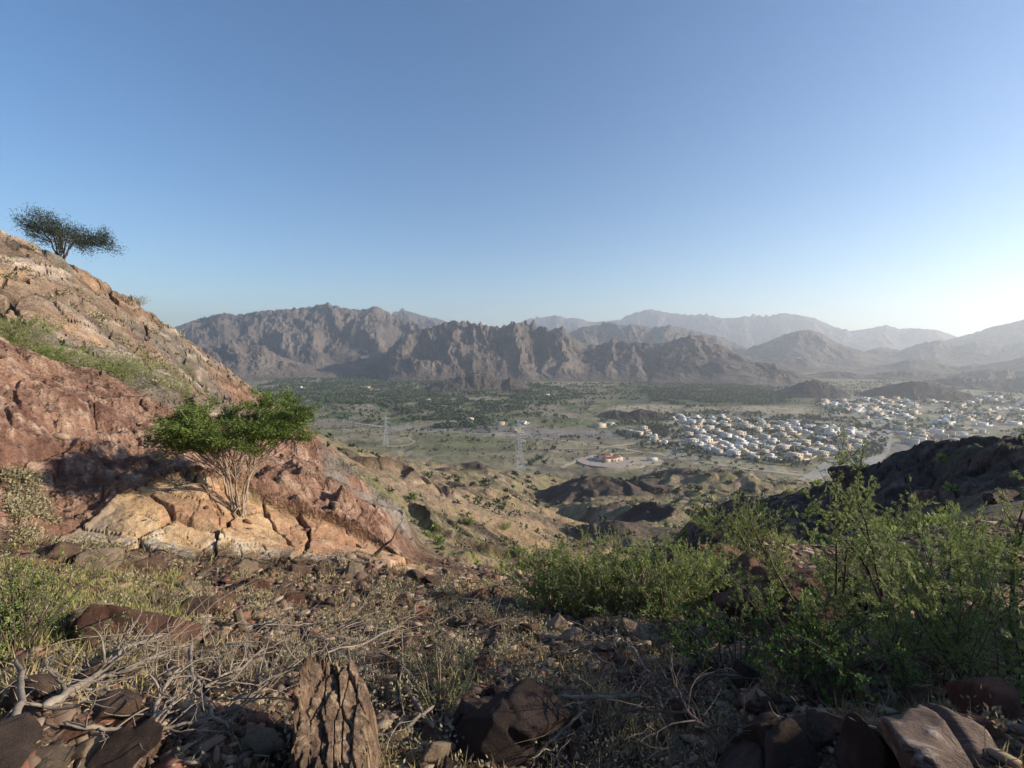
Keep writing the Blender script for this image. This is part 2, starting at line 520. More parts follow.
c = lay(c, [.225, .20, .165], sstep(-.1, .3, fbm(g.x / 9, g.y / 9, 323, 3) + .4 * str2) * .9)
c = lay(c, [.52, .42, .33], sstep(.12, .42, str2 + .3 * brk) * .85)
c = lay(c, [.17, .115, .085], sstep(.08, .35, -str2 + .25 * str1) * .85)
c = lay(c, [.115, .08, .062], sstep(.2, .4, fbm(zz / 1.6 + 31, g.al / 10, 327, 4)) * .85)
c = lay(c, [.23, .115, .078], sstep(170, 270, g.p) * sstep(-.3, .1, str3 + str1) * .6)
c = c * (1 + .5 * str3 + .35 * (jc - .5) * patch + .3 * (kc - .5))[:, None]
c = lay(c, [.08, .06, .05], np.maximum(joint * patch, joint2) * .6)
g.paint(c)

# red hillside and the rock by the small tree
g = Reg(np.clip(m_red + m_red2, 0, 1))
e1 = fbm(g.x / 1.4, g.y / 1.1, 331, 5); e2 = fbm(g.x / .35, g.y / .35, 333, 5); e3 = fbm((g.x + g.y) / .12, (g.y - g.x) / .4, 335, 3)
c = lay(solid(g, [.285, .170, .118]), [.185, .100, .072], sstep(-.1, .35, e1 + .5 * e2))
c = lay(c, [.42, .295, .215], sstep(.02, .4, e2 + .4 * e3) * .8)
c = lay(c, [.17, .09, .065], sstep(.15, .4, -e2 + .4 * e1) * .7)
g.paint(c * (1 + .45 * e3)[:, None])
g.up(.22 * blocks(g, 1.3, 1, 11) + .10 * blocks(g, .45, 1, 12) + .035 * blocks(g, .17, 1, 13, 1.6) + .10 * e2 + .04 * e3)
g = Reg(m_slab)
e2 = fbm(g.x / .5, g.y / .5, 337, 4); e3 = fbm((g.x - .4 * g.y) / .35, g.y / .7, 338, 4)
c = lay(solid(g, [.235, .205, .175]), [.33, .19, .13], sstep(.0, .3, fbm(g.x / 1.3, g.y / 1.3, 339, 3) - .15))
g.paint(lay(c, [.12, .10, .085], sstep(.05, .35, e3)) * (1 + .4 * e2)[:, None])
g.up(.24 * saw((g.x - .45 * g.y) / .62 + .2 * e2) + .08 * e3 + .25 * blocks(g, .5, .5, 21, 1.6))

# cracked orange ledge: flat slabs parted by dark joints
g = Reg(m_led)
lx = g.x + .45 * (g.y - 7.5)
w1 = .16 * fbm(g.x / .7, g.y / .7, 90, 3)
f1, f2, cid = voro(lx / .82 + w1, (g.y - .30 * g.x) / .85 + w1, 96, .9)
cw = .022 + .055 * np.clip(perlin(g.x / .8, g.y / .8, 92) + .30, 0, 1)
crack = 1 - sstep(cw * .35, cw * 1.45, f2 - f1)
g1, g2, cid2 = voro(lx / .42 + w1 * 2, (g.y - .2 * g.x) / .6 + w1, 93, .9)
crk2 = (1 - sstep(.02, .06, g2 - g1)) * (cid2 > .7)
e1 = fbm(g.x / .8, g.y / .8, 341, 4); e2 = fbm(g.x / .3, g.y / .3, 342, 4); e3 = fbm(g.x / .1, g.y / .06, 344, 3)
g.up((cid - .5) * .10 - .20 * crack - .04 * crk2 + .035 * e2 + .012 * e3)
c = lay(solid(g, [.47, .315, .175]), [.41, .235, .14], sstep(-.05, .4, e1 + sstep(260, 300, g.p) * .4))
c = lay(c, [.55, .51, .42], (1 - sstep(7.25, 7.7, g.r)) * sstep(-.2, .25, e2) * .75)
c = lay(c, [.58, .47, .32], sstep(.1, .45, e2 + .3 * e3) * .45)
c = lay(c, [.28, .20, .14], sstep(.1, .35, -e2 + .4 * e3) * .6)
c = lay(c, [.34, .30, .245], sstep(125, 95, g.p) * .6)
c = lay(c, [.07, .052, .042], crack * .5)
g.paint(c)

# the spur below: dark dipping beds, orange scree
g = Reg(m_spur)
zs = g.h + .30 * (g.x * .95 + g.y * .3) + 2.2 * fbm(g.x / 22, g.y / 22, 73, 3)
n4 = fbm(g.x / 12, g.y / 12, 307, 4)
ms = sstep(-.25, .12, fbm(g.x / 30 + 5, g.y / 30, 74, 2)) * sstep(3.2, 3.6, np.log(g.r)) * (1 - sstep(4.68, 4.95, np.log(g.r)))
s2 = fbm(zs / .8, (g.x + g.y) / 9, 75, 4)
g.up(ms * (1.7 * saw(zs / 3.4) + .8 * saw(zs / 1.3) + .8 * s2) + blocks(g, 3.0, .35, 14) + blocks(g, 1.2, .25, 15)
     - 2.4 * np.clip(ridged(g.al / 26, (g.x - g.y) / 90, 78, 2) - .55, 0, 1) * sstep(30, 70, g.r))
c = C[g.i]
c = lay(c, [.36, .245, .155], sstep(70, 95, g.r) * sstep(-.3, .2, n4 + .5 * s2) * .75)
c = lay(c, [.10, .073, .058], ms * sstep(.0, .3, saw(zs / 3.4) * .5 + .7 * s2 + .2 * n4) * .9)
c = lay(c, [.45, .34, .235], ms * sstep(.15, .4, -s2) * .6)
g.paint(c)

# dark slope on the right
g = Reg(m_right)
e1 = fbm(g.x / 3, g.y / 3, 343, 5); e2 = fbm(g.x / .8, g.y / .8, 347, 4)
g.up(blocks(g, 3.2, .9, 16) + blocks(g, 1.2, .45, 17) + blocks(g, .6, .22, 18, 1.5) + .3 * e1 - 1.2 * np.clip(ridged(g.x / 9, g.y / 26, 81, 3) - .5, 0, 1))
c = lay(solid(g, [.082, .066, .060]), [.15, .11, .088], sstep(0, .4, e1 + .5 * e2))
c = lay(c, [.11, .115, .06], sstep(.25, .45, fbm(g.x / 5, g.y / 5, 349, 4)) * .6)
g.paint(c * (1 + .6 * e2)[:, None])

# terraces, banks and dark rock between the shoulder and the valley
g = Reg(rband(120, 520, .2))
q = fbm(g.x / 85, g.y / 60, 83, 5); q2 = fbm(g.x / 20, g.y / 14, 86, 5)
g.up(5 * q + 3.4 * saw(q * 3.5 + .12 * q2) + 4.5 * (ridged(g.x / 110, g.y / 70, 84, 5) - .5) + .9 * q2 + blocks(g, 7, .6, 19))
hk = (b1 * 1.6 + b3 * 1.5 + b5 * 2.4 + b6 * 2.4 + b7 * 1.6 + b8 * 1.6 + .9 * b4)[g.i]
c = C[g.i]
c = lay(c, [.36, .27, .18], sstep(.1, .4, q2) * .5)
q3 = fbm(g.x / 6, g.y / 4, 87, 4)
c = lay(c, [.10, .085, .06], sstep(.08, .35, q3) * .7); c = lay(c, [.17, .175, .08], sstep(.05, .3, -q3 + q2) * .6)
c = lay(c, [.105, .082, .066], sstep(.14, .34, fbm(g.x / 38, g.y / 26, 345, 5)) * .85)
c = lay(c, [.085, .066, .056], sstep(.22, .5, hk - .1 + .35 * q2) * .9)
g.paint(c)
g = Reg(rband(90, 200, .1) * np.clip(b7 + b8, 0, 1))
g.paint(solid(g, [.09, .07, .06]), .8)

# valley floor
g = Reg(sstep(math.log(380), math.log(600), GL))
v1 = fbm(g.x / 60, g.y / 60, 309, 5); v2 = fbm(g.x / 210 + 3, g.y / 190, 351, 5); v3 = fbm(g.x / 60 + 9, g.y / 48, 353, 5); v4 = fbm(g.x / 9, g.y / 9, 355, 4)
c = lay(solid(g, [.205, .18, .112]), [.285, .25, .165], sstep(-.1, .35, v1 + .4 * v4))
c = lay(c, [.125, .14, .065], sstep(-.12, .22, v2 + .3 * v4) * .8)
c = lay(c, [.12, .10, .082], sstep(.16, .30, v3 + .25 * v4) * .75)
c = lay(c, [.225, .21, .19], wadi[g.i] * .85)
# the walled palm plantation: dark regular rows
pl = (1 - sstep(.9, 1.1, np.abs((g.x - (g.y * .42 - 30)) / (g.y * .19)))) * sstep(1390, 1420, g.y) * (1 - sstep(2250, 2350, g.y))
c = lay(c, [.075, .095, .045], pl * .85)
c = lay(c, [.36, .31, .22], (1 - sstep(.9, 1.1, np.abs((g.x - g.y * .40) / (g.y * .20)))) * sstep(1190, 1220, g.y) * (1 - sstep(1360, 1390, g.y)) * sstep(-.4, 0, v1) * .8)
# irrigated plots of the oasis
tw = sstep(.30, .32, g.x / g.y) * (1 - sstep(.72, .75, g.x / g.y)) * sstep(690, 720, g.y) * (1 - sstep(1150, 1200, g.y))
tw2 = sstep(.6, .66, g.x / g.y) * sstep(900, 960, g.y) * (1 - sstep(1900, 2100, g.y))
c = lay(c, [.30, .275, .23], np.maximum(tw * .8, tw2 * .6) * sstep(-.3, .1, v4 + v1))
f1, f2, cid = voro(g.x / 75 + .1 * v1, g.y / 95, 356, .5)
ok_ = sstep(.05, .12, f2 - f1) * sstep(-860, -760, g.x) * (1 - sstep(120, 220, g.x)) * sstep(1020, 1100, g.y) * (1 - sstep(2900, 3300, g.y))
c = lay(c, [.085, .12, .045], ok_ * (cid > .62) * .85); c = lay(c, [.30, .26, .185], ok_ * (cid < .16) * .7); c = lay(c, [.15, .16, .07], ok_ * (cid > .4) * (cid < .62) * .7)
c = lay(c, [.34, .30, .22], (1 - sstep(.02, .05, f2 - f1)) * sstep(-860, -760, g.x) * (1 - sstep(120, 220, g.x)) * sstep(1020, 1100, g.y) * (1 - sstep(2900, 3300, g.y)) * .5)
g.up(1.6 * saw(v2 * 5) * sstep(-520, -200, g.x) * (1 - sstep(900, 1500, g.y)) + .5 * v4)
g.paint(c)

HZ = HZ + dz
# the crest of the left slope, column by column
_t = np.array([(-400, 60), (-60, 206), (0, 226), (20, 236), (40, 243), (75, 262), (120, 290), (140, 302), (160, 318), (200, 348), (230, 370), (255, 390), (290, 418), (317, 440), (360, 455)])
_s = (GR[0] > 17) & (GR[0] < 110)
_el = (HZ / GR)[:, _s].max(1)
_c = 512 + F * np.tan(np.clip(AZ, -1.3, 1.3))
_u = (384 - np.interp(_c, _t[:, 0], _t[:, 1])) / F; _cc, _ss = math.cos(PITCH), math.sin(PITCH)
_tg = (-_ss + _u * _cc) / np.hypot((_c - 512) / F, _cc + _u * _ss)
_d = np.where((_c > -400) & (_c < 340), _tg - _el, 0)
_d = np.convolve(np.pad(_d, 12, mode='edge'), np.ones(25) / 25, 'valid')
_dl = _d
HZ = HZ + (np.clip(_dl, -.12, .12) * sstep(-420, -330, _c) * (1 - sstep(300, 345, _c)))[:, None] * GR * sstep(17, 30, GR) * (1 - sstep(110, 180, GR))
_t2 = np.array([(690, 520), (760, 500), (800, 491), (845, 480), (880, 464), (925, 443), (960, 439), (1024, 435), (1200, 425)])
_s = (GR[0] > 30) & (GR[0] < 95)
_el = (HZ / GR)[:, _s].max(1)
_u = (384 - np.interp(_c, _t2[:, 0], _t2[:, 1])) / F
_tg = (-_ss + _u * _cc) / np.hypot((_c - 512) / F, _cc + _u * _ss)
_d = np.convolve(np.pad(np.where((_c > 660) & (_c < 1300), _tg - _el, 0), 14, mode='edge'), np.ones(29) / 29, 'valid')
HZ = HZ + (np.clip(_d, -.12, .12) * sstep(700, 800, _c) * (1 - sstep(1200, 1300, _c)))[:, None] * GR * sstep(22, 38, GR) * (1 - sstep(95, 160, GR))
C = np.clip(C, .02, .8)

# lookups used by everything that stands on the ground
def gz(x, y):
    x = np.asarray(x, float); y = np.asarray(y, float)
    return _bil(HZ, np.arctan2(x, y), np.log(np.maximum(np.hypot(x, y), .46)), AZ, LR)
def hit(px, py, rmin=1.0, rmax=20000, lift=0.0):
    """first ground point seen through a picture point"""
    d = ray(px, py); h = math.hypot(d[0], d[1])
    r = np.exp(np.linspace(math.log(rmin), math.log(rmax), 6000))
    x = d[0] / h * r; y = d[1] / h * r; z = d[2] / h * r
    g = gz(x, y)
    k = np.argmax(g + lift >= z) if (g + lift >= z).any() else len(r) - 1
    return Vector((x[k], y[k], g[k]))

def ground_piece(name, j0, j1, mat, closed=True):
    ni = len(AZ); nj = j1 - j0
    v = np.stack([GX[:, j0:j1], GY[:, j0:j1], HZ[:, j0:j1]], -1).reshape(-1, 3)
    i = np.arange(ni - 1)[:, None] * nj; j = np.arange(nj - 1)[None, :]
    a = (i + j).ravel()
    f = np.stack([a, a + nj, a + nj + 1, a + 1], -1)[:, ::-1]
    f = f[:, ::-1]
    al = np.clip(1 - .88 * m_led - .5 * m_near * (1 - m_led), 0, 1)
    o = mesh_obj(name, v, f, mat, None, True, np.concatenate([C[:, j0:j1], al[:, j0:j1, None]], -1).reshape(-1, 4))
    return o
JS = int(np.searchsorted(LR, math.log(560)))
mat_near = vc_mat('rocky_ground', [(0.35, .5), (2.3, .6), (14, .65), (60, .5)], [(38, .015), (9, .035), (2.2, .35), (.5, .9)], .92, .15)
mat_val = vc_mat('valley_ground', [(.004, .45), (.02, .6), (.09, .6)], [(.05, 1.5), (.25, .5)], .95, .1)
tag(ground_piece('hillside_ground', 0, JS + 1, mat_near), kind='structure')
tag(ground_piece('valley_ground', JS, len(LR), mat_val), kind='structure')

# ------------------------------------------------------------------ mountain ranges
def rock_mat(name, c1, c2, c3, sc):
    m, nt, bs = new_mat(name)
    tc = N(nt, 'ShaderNodeTexCoord')
    n = noise_node(nt, tc.outputs['Object'], sc, 8, .68, .4)
    c = ramp_node(nt, n, [(.3, c2), (.5, c1), (.68, c3)])
    nt.links.new(c, bs.inputs['Base Color'])
    bs.inputs['Roughness'].default_value = .95
    bs.inputs['Specular IOR Level'].default_value = .1
    p = None
    for s, d in ((sc * 4, 16), (sc * 16, 5)):
        p = bump_node(nt, bs, noise_node(nt, tc.outputs['Object'], s, 7, .7), .9, d, p)
    return m
mat_mt = rock_mat('mountain_rock', (.130, .106, .090), (.078, .065, .057), (.205, .170, .138), .004)
mat_mt2 = rock_mat('dark_mountain_rock', (.15, .125, .105), (.105, .086, .074), (.21, .175, .145), .012)

def mountain(name, sky_pts, D, front, back, seed, mat=mat_mt, lam=420, rug=.5, nx=None, nr=150, foot_rug=.3, zb=None):
    """a range whose crest stands D metres off; sky_pts are (column, row) of its skyline"""
    zb = VZ - 8 if zb is None else zb
    px = np.array([p[0] for p in sky_pts], float); py = np.array([p[1] for p in sky_pts], float)
    nx = nx or int(min(1100, (px[-1] - px[0]) * 1.6 + 30))
    cols = np.linspace(px[0], px[-1], nx)
    a = np.arctan((cols - 512) / F)
    rows = np.interp(cols, px, py)
    u = (384 - rows) / F
    c, s = math.cos(PITCH), math.sin(PITCH)
    ten = (-s + u * c) / np.hypot((cols - 512) / F, c + u * s)       # tangent of the elevation angle
    t = np.concatenate([np.linspace(-1, 0, int(nr * .72))[:-1], np.linspace(0, 1, int(nr * .28))])
    A, T = np.meshgrid(a, t, indexing='ij')
    wob = perlin(A * D / (lam * 3.1), A * 0 + seed, seed + 1) * front * .22
    r = D + np.where(T < 0, T * front, T * back) + wob * (1 - np.abs(T))
    X = r * np.sin(A); Y = r * np.cos(A)
    S = A * D
    wx = lam * .35 * fbm(X / lam, Y / lam, seed + 5, 3)
    sp = 0; am = 1.0; L = lam; tot = 0
    for k in range(6):                      # spurs and gullies, longer down the fall line than across
        n = 1 - np.abs(perlin((S + wx) / L + .35 * T * (k + 1), r / (L * (2.6 if k < 3 else 1.4)), seed + 11 * k)) * 1.9
        sp = sp + am * n; tot += am; am *= .64; L *= .5
    sp = sp / tot
    rr = ridged(X / (lam * 1.3), Y / (lam * 1.3), seed + 70, 6, .55)
    prof = np.where(T < 0, 1 - np.abs(T) ** .92, 1 - np.abs(T) ** 1.3)
    env = np.clip(1 - np.abs(T), 0, 1)
    crestf = 1 - .80 * np.exp(-(T / .12) ** 2)
    Hc = (D * ten[:, None] - zb)
    h = prof + rug * (sp - .35) * env ** .6 * crestf * (np.clip(prof, 0, 1) ** .35) + foot_rug * (rr - .5) * env * crestf
    h = np.maximum(h, 0) * Hc
    # keep the skyline where the photograph has it
    for _ in range(3):
        el = ((h + zb) / r).max(1)
        corr = (ten * D - zb) / np.maximum(el * D - zb, 1)
        kk = 9
        cs = np.convolve(np.pad(corr, kk, mode='edge'), np.ones(2 * kk + 1) / (2 * kk + 1), 'valid')
        h = h * np.clip(cs, .5, 1.8)[:, None]
    taper = np.minimum(sstep(0, 1, (cols - cols[0]) / 14), sstep(0, 1, (cols[-1] - cols) / 14))
    h = h * (.15 + .85 * taper)[:, None]
    v = np.stack([X, Y, h + zb], -1).reshape(-1, 3)
    nj = len(t); i = np.arange(nx - 1)[:, None] * nj; j = np.arange(nj - 1)[None, :]
    q = (i + j).ravel()
    o = mesh_obj(name, v, np.stack([q, q + nj, q + nj + 1, q + 1], -1), mat, None, True)
    tag(o, kind='structure')
    return o

mountain('mountain_range', [(60, 352), (120, 342), (160, 333), (180, 326), (200, 319), (225, 313), (240, 315), (262, 311), (290, 309), (312, 307), (328, 303), (345, 308), (362, 310), (378, 306), (396, 316), (420, 324), (450, 332), (500, 342), (560, 352), (620, 366)], 4300, 1250, 1500, 1, lam=600, rug=.64)
mountain('mountain_range', [(340, 330), (385, 318), (402, 309), (412, 312), (425, 316), (440, 319), (452, 324), (480, 324), (520, 335), (570, 345)], 6800, 900, 1200, 2, lam=700, rug=.4)
mountain('mountain_range', [(375, 366), (392, 346), (402, 336), (415, 331), (432, 327), (450, 321), (462, 321), (474, 323), (486, 325), (500, 327), (508, 324), (515, 322), (524, 323), (532, 322), (540, 326), (552, 330), (562, 326), (572, 337), (584, 344), (600, 345), (612, 339), (628, 343), (640, 342), (655, 344), (672, 340), (690, 335), (704, 336), (720, 345), (746, 358), (775, 372)], 3000, 620, 700, 3, lam=320, rug=.78)
mountain('mountain_range', [(640, 372), (665, 365), (680, 361), (700, 362), (720, 358), (740, 361), (758, 362), (775, 364), (790, 369), (806, 375), (830, 382)], 2650, 350, 420, 4, lam=260, rug=.5)
mountain('mountain_range', [(150, 356), (190, 350), (213, 347), (230, 341), (247, 345), (262, 344), (276, 354), (294, 361), (315, 366), (350, 372)], 3150, 420, 420, 5, lam=230, rug=.7)
mountain('mountain_range', [(545, 345), (565, 334), (582, 327), (597, 325), (607, 322), (620, 325), (633, 324), (650, 328), (668, 325), (690, 330), (720, 337), (750, 350), (790, 360)], 5200, 900, 900, 6, lam=500, rug=.5)
mountain('mountain_range', [(500, 330), (531, 318), (545, 317), (556, 315), (566, 318), (577, 318), (590, 322), (607, 321), (618, 320), (630, 314), (648, 309), (658, 311), (669, 313), (690, 315), (705, 314), (718, 318), (730, 318), (740, 317), (751, 315), (766, 316), (781, 313), (796, 315), (812, 318), (833, 327), (850, 331), (870, 328), (884, 325), (898, 329), (909, 328), (935, 330), (956, 337), (990, 345)], 10500, 1500, 2000, 7, lam=1000, rug=.45)
mountain('mountain_range', [(730, 358), (750, 347), (766, 342), (784, 334), (800, 330), (809, 330), (822, 334), (836, 343), (858, 350), (880, 356), (920, 362)], 5200, 800, 900, 8, lam=480, rug=.45)
mountain('mountain_range', [(920, 345), (945, 340), (960, 336), (975, 332), (988, 327), (1003, 324), (1015, 321), (1030, 316), (1060, 308), (1110, 300), (1180, 306), (1260, 312)], 7600, 1200, 1400, 9, lam=700, rug=.45)
mountain('mountain_range', [(740, 369), (766, 362), (792, 357), (806, 358), (820, 363), (840, 366), (858, 368), (890, 364), (910, 359), (935, 362), (960, 366), (985, 364), (1010, 360), (1040, 352), (1080, 350)], 4300, 600, 600, 10, lam=320, rug=.5)
mountain('low_hill', [(760, 397), (778, 391), (792, 386), (806, 381), (817, 380), (828, 383), (842, 389), (858, 393)], 1950, 130, 150, 11, mat=mat_mt2, lam=80, rug=.6, nr=80)
mountain('low_hill', [(850, 396), (875, 388), (896, 384), (912, 381), (926, 382), (942, 387), (960, 391), (985, 396)], 2100, 130, 160, 21, mat=mat_mt2, lam=80, rug=.6, nr=80)
mountain('mountain_range', [(840, 360), (862, 352), (880, 347), (900, 350), (920, 343), (938, 340), (955, 346), (975, 342), (1000, 346), (1040, 336), (1100, 340)], 6000, 700, 800, 15, lam=380, rug=.6)
mountain('low_hill', [(690, 380), (730, 376), (765, 372), (800, 375), (835, 371), (870, 374), (905, 370), (950, 374), (990, 369), (1040, 372), (1090, 370)], 3300, 260, 320, 16, lam=150, rug=.7, nr=80)
mountain('low_hill', [(905, 384), (940, 379), (965, 377), (1000, 380), (1035, 376), (1080, 380)], 2700, 150, 200, 17, lam=100, rug=.7, nr=70)
mountain('low_hill', [(418, 393), (432, 384), (446, 379), (456, 377), (468, 374), (478, 371), (487, 372), (496, 378), (503, 381), (510, 377), (518, 379), (526, 384), (538, 391)], 1950, 130, 140, 12, mat=mat_mt2, lam=80, rug=.75, nr=70)
mountain('low_hill', [(590, 420), (600, 413), (615, 410), (630, 412), (640, 409), (655, 411), (668, 417), (676, 422)], 1180, 60, 60, 13, mat=mat_mt2, lam=40, rug=.7, nr=50)
mountain('mountain_range', [(-900, 250), (-600, 280), (-300, 290), (0, 310), (90, 335)], 3800, 900, 1200, 14, lam=600, rug=.5, nx=300)
# ------------------------------------------------------------------ haze
bpy.ops.mesh.primitive_cube_add(size=1, location=(0, 8000, 320))
hz = bpy.context.object
hz.name = 'haze'
hz_lo = float(HZ.min()) - 1.0
hz.scale = (30000, 17500, 860 - hz_lo)
hz.location = (0, 5250, (860 + hz_lo) / 2)
tag(hz, kind='stuff')
hm = bpy.data.materials.new('haze')
hm.use_nodes = True
hm.node_tree.nodes.clear()
ho = hm.node_tree.nodes.new('ShaderNodeOutputMaterial')
hv = hm.node_tree.nodes.new('ShaderNodeVolumePrincipled')
hv.inputs['Color'].default_value = (.88, .935, 1.0, 1)
hv.inputs['Density'].default_value = 1.05e-4
hv.inputs['Anisotropy'].default_value = .5
hm.node_tree.links.new(hv.outputs[0], ho.inputs['Volume'])
hz.data.materials.append(hm)
# ------------------------------------------------------------------ small generators
rs = np.random.RandomState(7)
def ico(sub):
    bm_ = __import__('bmesh').new()
    __import__('bmesh').ops.create_icosphere(bm_, subdivisions=sub, radius=1)
    v = np.array([p.co[:] for p in bm_.verts]); f = np.array([[q.index for q in t.verts] for t in bm_.faces])
    bm_.free()
    return v, f
ICO = {k: ico(k) for k in (1, 2, 3, 4, 5)}

def rock_shape(seed, sub=3, sc=(1, .75, .55), cuts=11, rough=.05, big=.0):
    """an angular stone: a sphere cut back by random planes, roughened"""
    r_ = np.random.RandomState(seed)
    v, f = ICO[sub]
    n = r_.normal(size=(cuts, 3)); n /= np.linalg.norm(n, axis=1)[:, None]
    cuts += 6; n = np.concatenate([n, r_.normal(size=(6, 3))]); n /= np.linalg.norm(n, axis=1)[:, None]
    d = r_.uniform(.48, .80, cuts)
    dn = v @ n.T
    rad = np.min(np.where(dn > .05, d / np.maximum(dn, .05), 9), axis=1)
    rad = np.minimum(rad, 1.25)
    p = v * rad[:, None] * np.array(sc)
    q = p * 3.0 + seed
    a = fbm(q[:, 0] + q[:, 2] * .7, q[:, 1] - q[:, 2] * .6, seed, 4)
    b = ridged(q[:, 0] * .3 + q[:, 2], q[:, 1] * .3 + q[:, 0] * .1, seed + 3, 3)
    q2 = q * 4.1
    a2 = fbm(q2[:, 0] + q2[:, 2] * .7, q2[:, 1] - q2[:, 2] * .6, seed + 9, 4)
    f1, f2, cid = voro(q[:, 0] * .9 + q[:, 2] * .5, q[:, 1] * .9 - q[:, 2] * .6, seed + 2)
    chip = (cid - .5) * 1.6 - 1.2 * (1 - sstep(0, .08, f2 - f1))
    p = p * (1 + rough * a + .5 * rough * a2 + rough * .8 * chip + big * (b - .5))[:, None]
    return p, f

def rotz(a):
    c, s = math.cos(a), math.sin(a)
    return np.array([[c, -s, 0], [s, c, 0], [0, 0, 1.]])
def rotm(rx, ry, rz):
    return np.array(Euler((rx, ry, rz)).to_matrix())

def tube(mb, pts, rad, k=5, col=None):
    """a tapering limb along a polyline"""
    pts = np.asarray(pts, float); n = len(pts)
    rad = np.broadcast_to(np.asarray(rad, float), (n,)) if np.ndim(rad) else np.full(n, rad)
    t = np.gradient(pts, axis=0); t /= np.maximum(np.linalg.norm(t, axis=1), 1e-9)[:, None]
    up = np.array([0, 0, 1.]) if abs(t[0][2]) < .9 else np.array([1., 0, 0])
    u = np.cross(t, up); u /= np.maximum(np.linalg.norm(u, axis=1), 1e-9)[:, None]
    w = np.cross(t, u)
    a = np.arange(k) * 2 * math.pi / k
    ring = pts[:, None, :] + rad[:, None, None] * (np.cos(a)[None, :, None] * u[:, None, :] + np.sin(a)[None, :, None] * w[:, None, :])
    v = ring.reshape(-1, 3)
    i = np.arange(n - 1)[:, None] * k; j = np.arange(k)[None, :]; jn = (j + 1) % k
    f = np.stack([i + j, i + jn, i + k + jn, i + k + j], -1).reshape(-1, 4)
    mb.add(v, f, col)

def wander(p0, d, L, n, wob, g=0.0, rr=rs):
    """a crooked line from p0 in direction d; g bends it up (+) or down (-)"""
    p = [np.array(p0, float)]; d = np.array(d, float); d /= np.linalg.norm(d)
    for i in range(n):
        d = d + rr.normal(size=3) * wob + np.array([0, 0, g])
        d /= np.linalg.norm(d)
        p.append(p[-1] + d * L / n)
    return np.array(p)

def leaf_quads(mb, P, D, ln, wd, rr=rs, colr=None, fold=.0):
    """one lozenge leaf per row of P, along D"""
    n = len(P)
    ln = np.broadcast_to(ln, (n,)); wd = np.broadcast_to(wd, (n,))
    D = D / np.maximum(np.linalg.norm(D, axis=1), 1e-9)[:, None]
    q = rr.normal(size=(n, 3)); W = np.cross(D, q); W /= np.maximum(np.linalg.norm(W, axis=1), 1e-9)[:, None]
    a = P; b = P + D * (ln * .45)[:, None] + W * (wd * .5)[:, None]; c = P + D * ln[:, None]; e = P + D * (ln * .45)[:, None] - W * (wd * .5)[:, None]
    v = np.stack([a, b, c, e], 1).reshape(-1, 3)
    f = np.arange(n * 4).reshape(-1, 4)
    col = None if colr is None else np.repeat(colr, 4, axis=0)
    mb.add(v, f, col)

# ------------------------------------------------------------------ materials for things
def leaf_mat(name, c, c2, trans=.25, rough=.55):
    m, nt, bs = new_mat(name)
    tc = N(nt, 'ShaderNodeTexCoord')
    geo = N(nt, 'ShaderNodeNewGeometry')
    col = ramp_node(nt, geo.outputs['Random Per Island'], [(0, c), (.6, c2), (1, tuple(min(1, x * 1.35) for x in c2))])
    col = mix_node(nt, .5, col, ramp_node(nt, noise_node(nt, tc.outputs['Object'], 2.3, 3), [(.3, (.6, .65, .6)), (.7, (1.25, 1.2, 1.1))]), 'MULTIPLY')
    nt.links.new(col, bs.inputs['Base Color'])
    bs.inputs['Roughness'].default_value = rough
    bs.inputs['Specular IOR Level'].default_value = .25
    tr = N(nt, 'ShaderNodeBsdfTranslucent')
    nt.links.new(col, tr.inputs['Color'])
    mx = N(nt, 'ShaderNodeMixShader')
    mx.inputs[0].default_value = trans
    nt.links.new(bs.outputs[0], mx.inputs[1]); nt.links.new(tr.outputs[0], mx.inputs[2])
    nt.links.new(mx.outputs[0], nt.nodes['Material Output'].inputs['Surface'])
    return m
def plain_mat(name, c, var=.3, scale=8, rough=.9, bump=.0, bs_=40):
    m, nt, bs = new_mat(name)
    tc = N(nt, 'ShaderNodeTexCoord')
    n = noise_node(nt, tc.outputs['Object'], scale, 6, .65)
    lo = tuple(x * (1 - var) for x in c); hi = tuple(min(1, x * (1 + var)) for x in c)
    nt.links.new(ramp_node(nt, n, [(.3, lo), (.7, hi)]), bs.inputs['Base Color'])
    bs.inputs['Roughness'].default_value = rough
    bs.inputs['Specular IOR Level'].default_value = .2
    if bump: bump_node(nt, bs, noise_node(nt, tc.outputs['Object'], bs_, 6, .7), .9, bump)
    return m
def stone_mat(name, c1, c2, c3, sc=5):
    m, nt, bs = new_mat(name)
    tc = N(nt, 'ShaderNodeTexCoord')
    oi = N(nt, 'ShaderNodeObjectInfo')
    n = noise_node(nt, tc.outputs['Object'], sc, 8, .7, .5)
    col = ramp_node(nt, n, [(.28, c2), (.5, c1), (.7, c3)])
    col = mix_node(nt, .55, col, ramp_node(nt, oi.outputs['Random'], [(0, (.55, .48, .44)), (.5, (.95, .88, .82)), (1, (1.35, 1.22, 1.05))]), 'MULTIPLY')
    nt.links.new(col, bs.inputs['Base Color'])
    bs.inputs['Roughness'].default_value = .88
    bs.inputs['Specular IOR Level'].default_value = .25
    p = bump_node(nt, bs, noise_node(nt, tc.outputs['Object'], sc * 2.5, 8, .75), 1, .09)
    p = bump_node(nt, bs, noise_node(nt, tc.outputs['Object'], sc * 14, 6, .7), 1, .03, p)
    bump_node(nt, bs, noise_node(nt, tc.outputs['Object'], sc * 45, 4, .7), 1, .008, p)
    return m

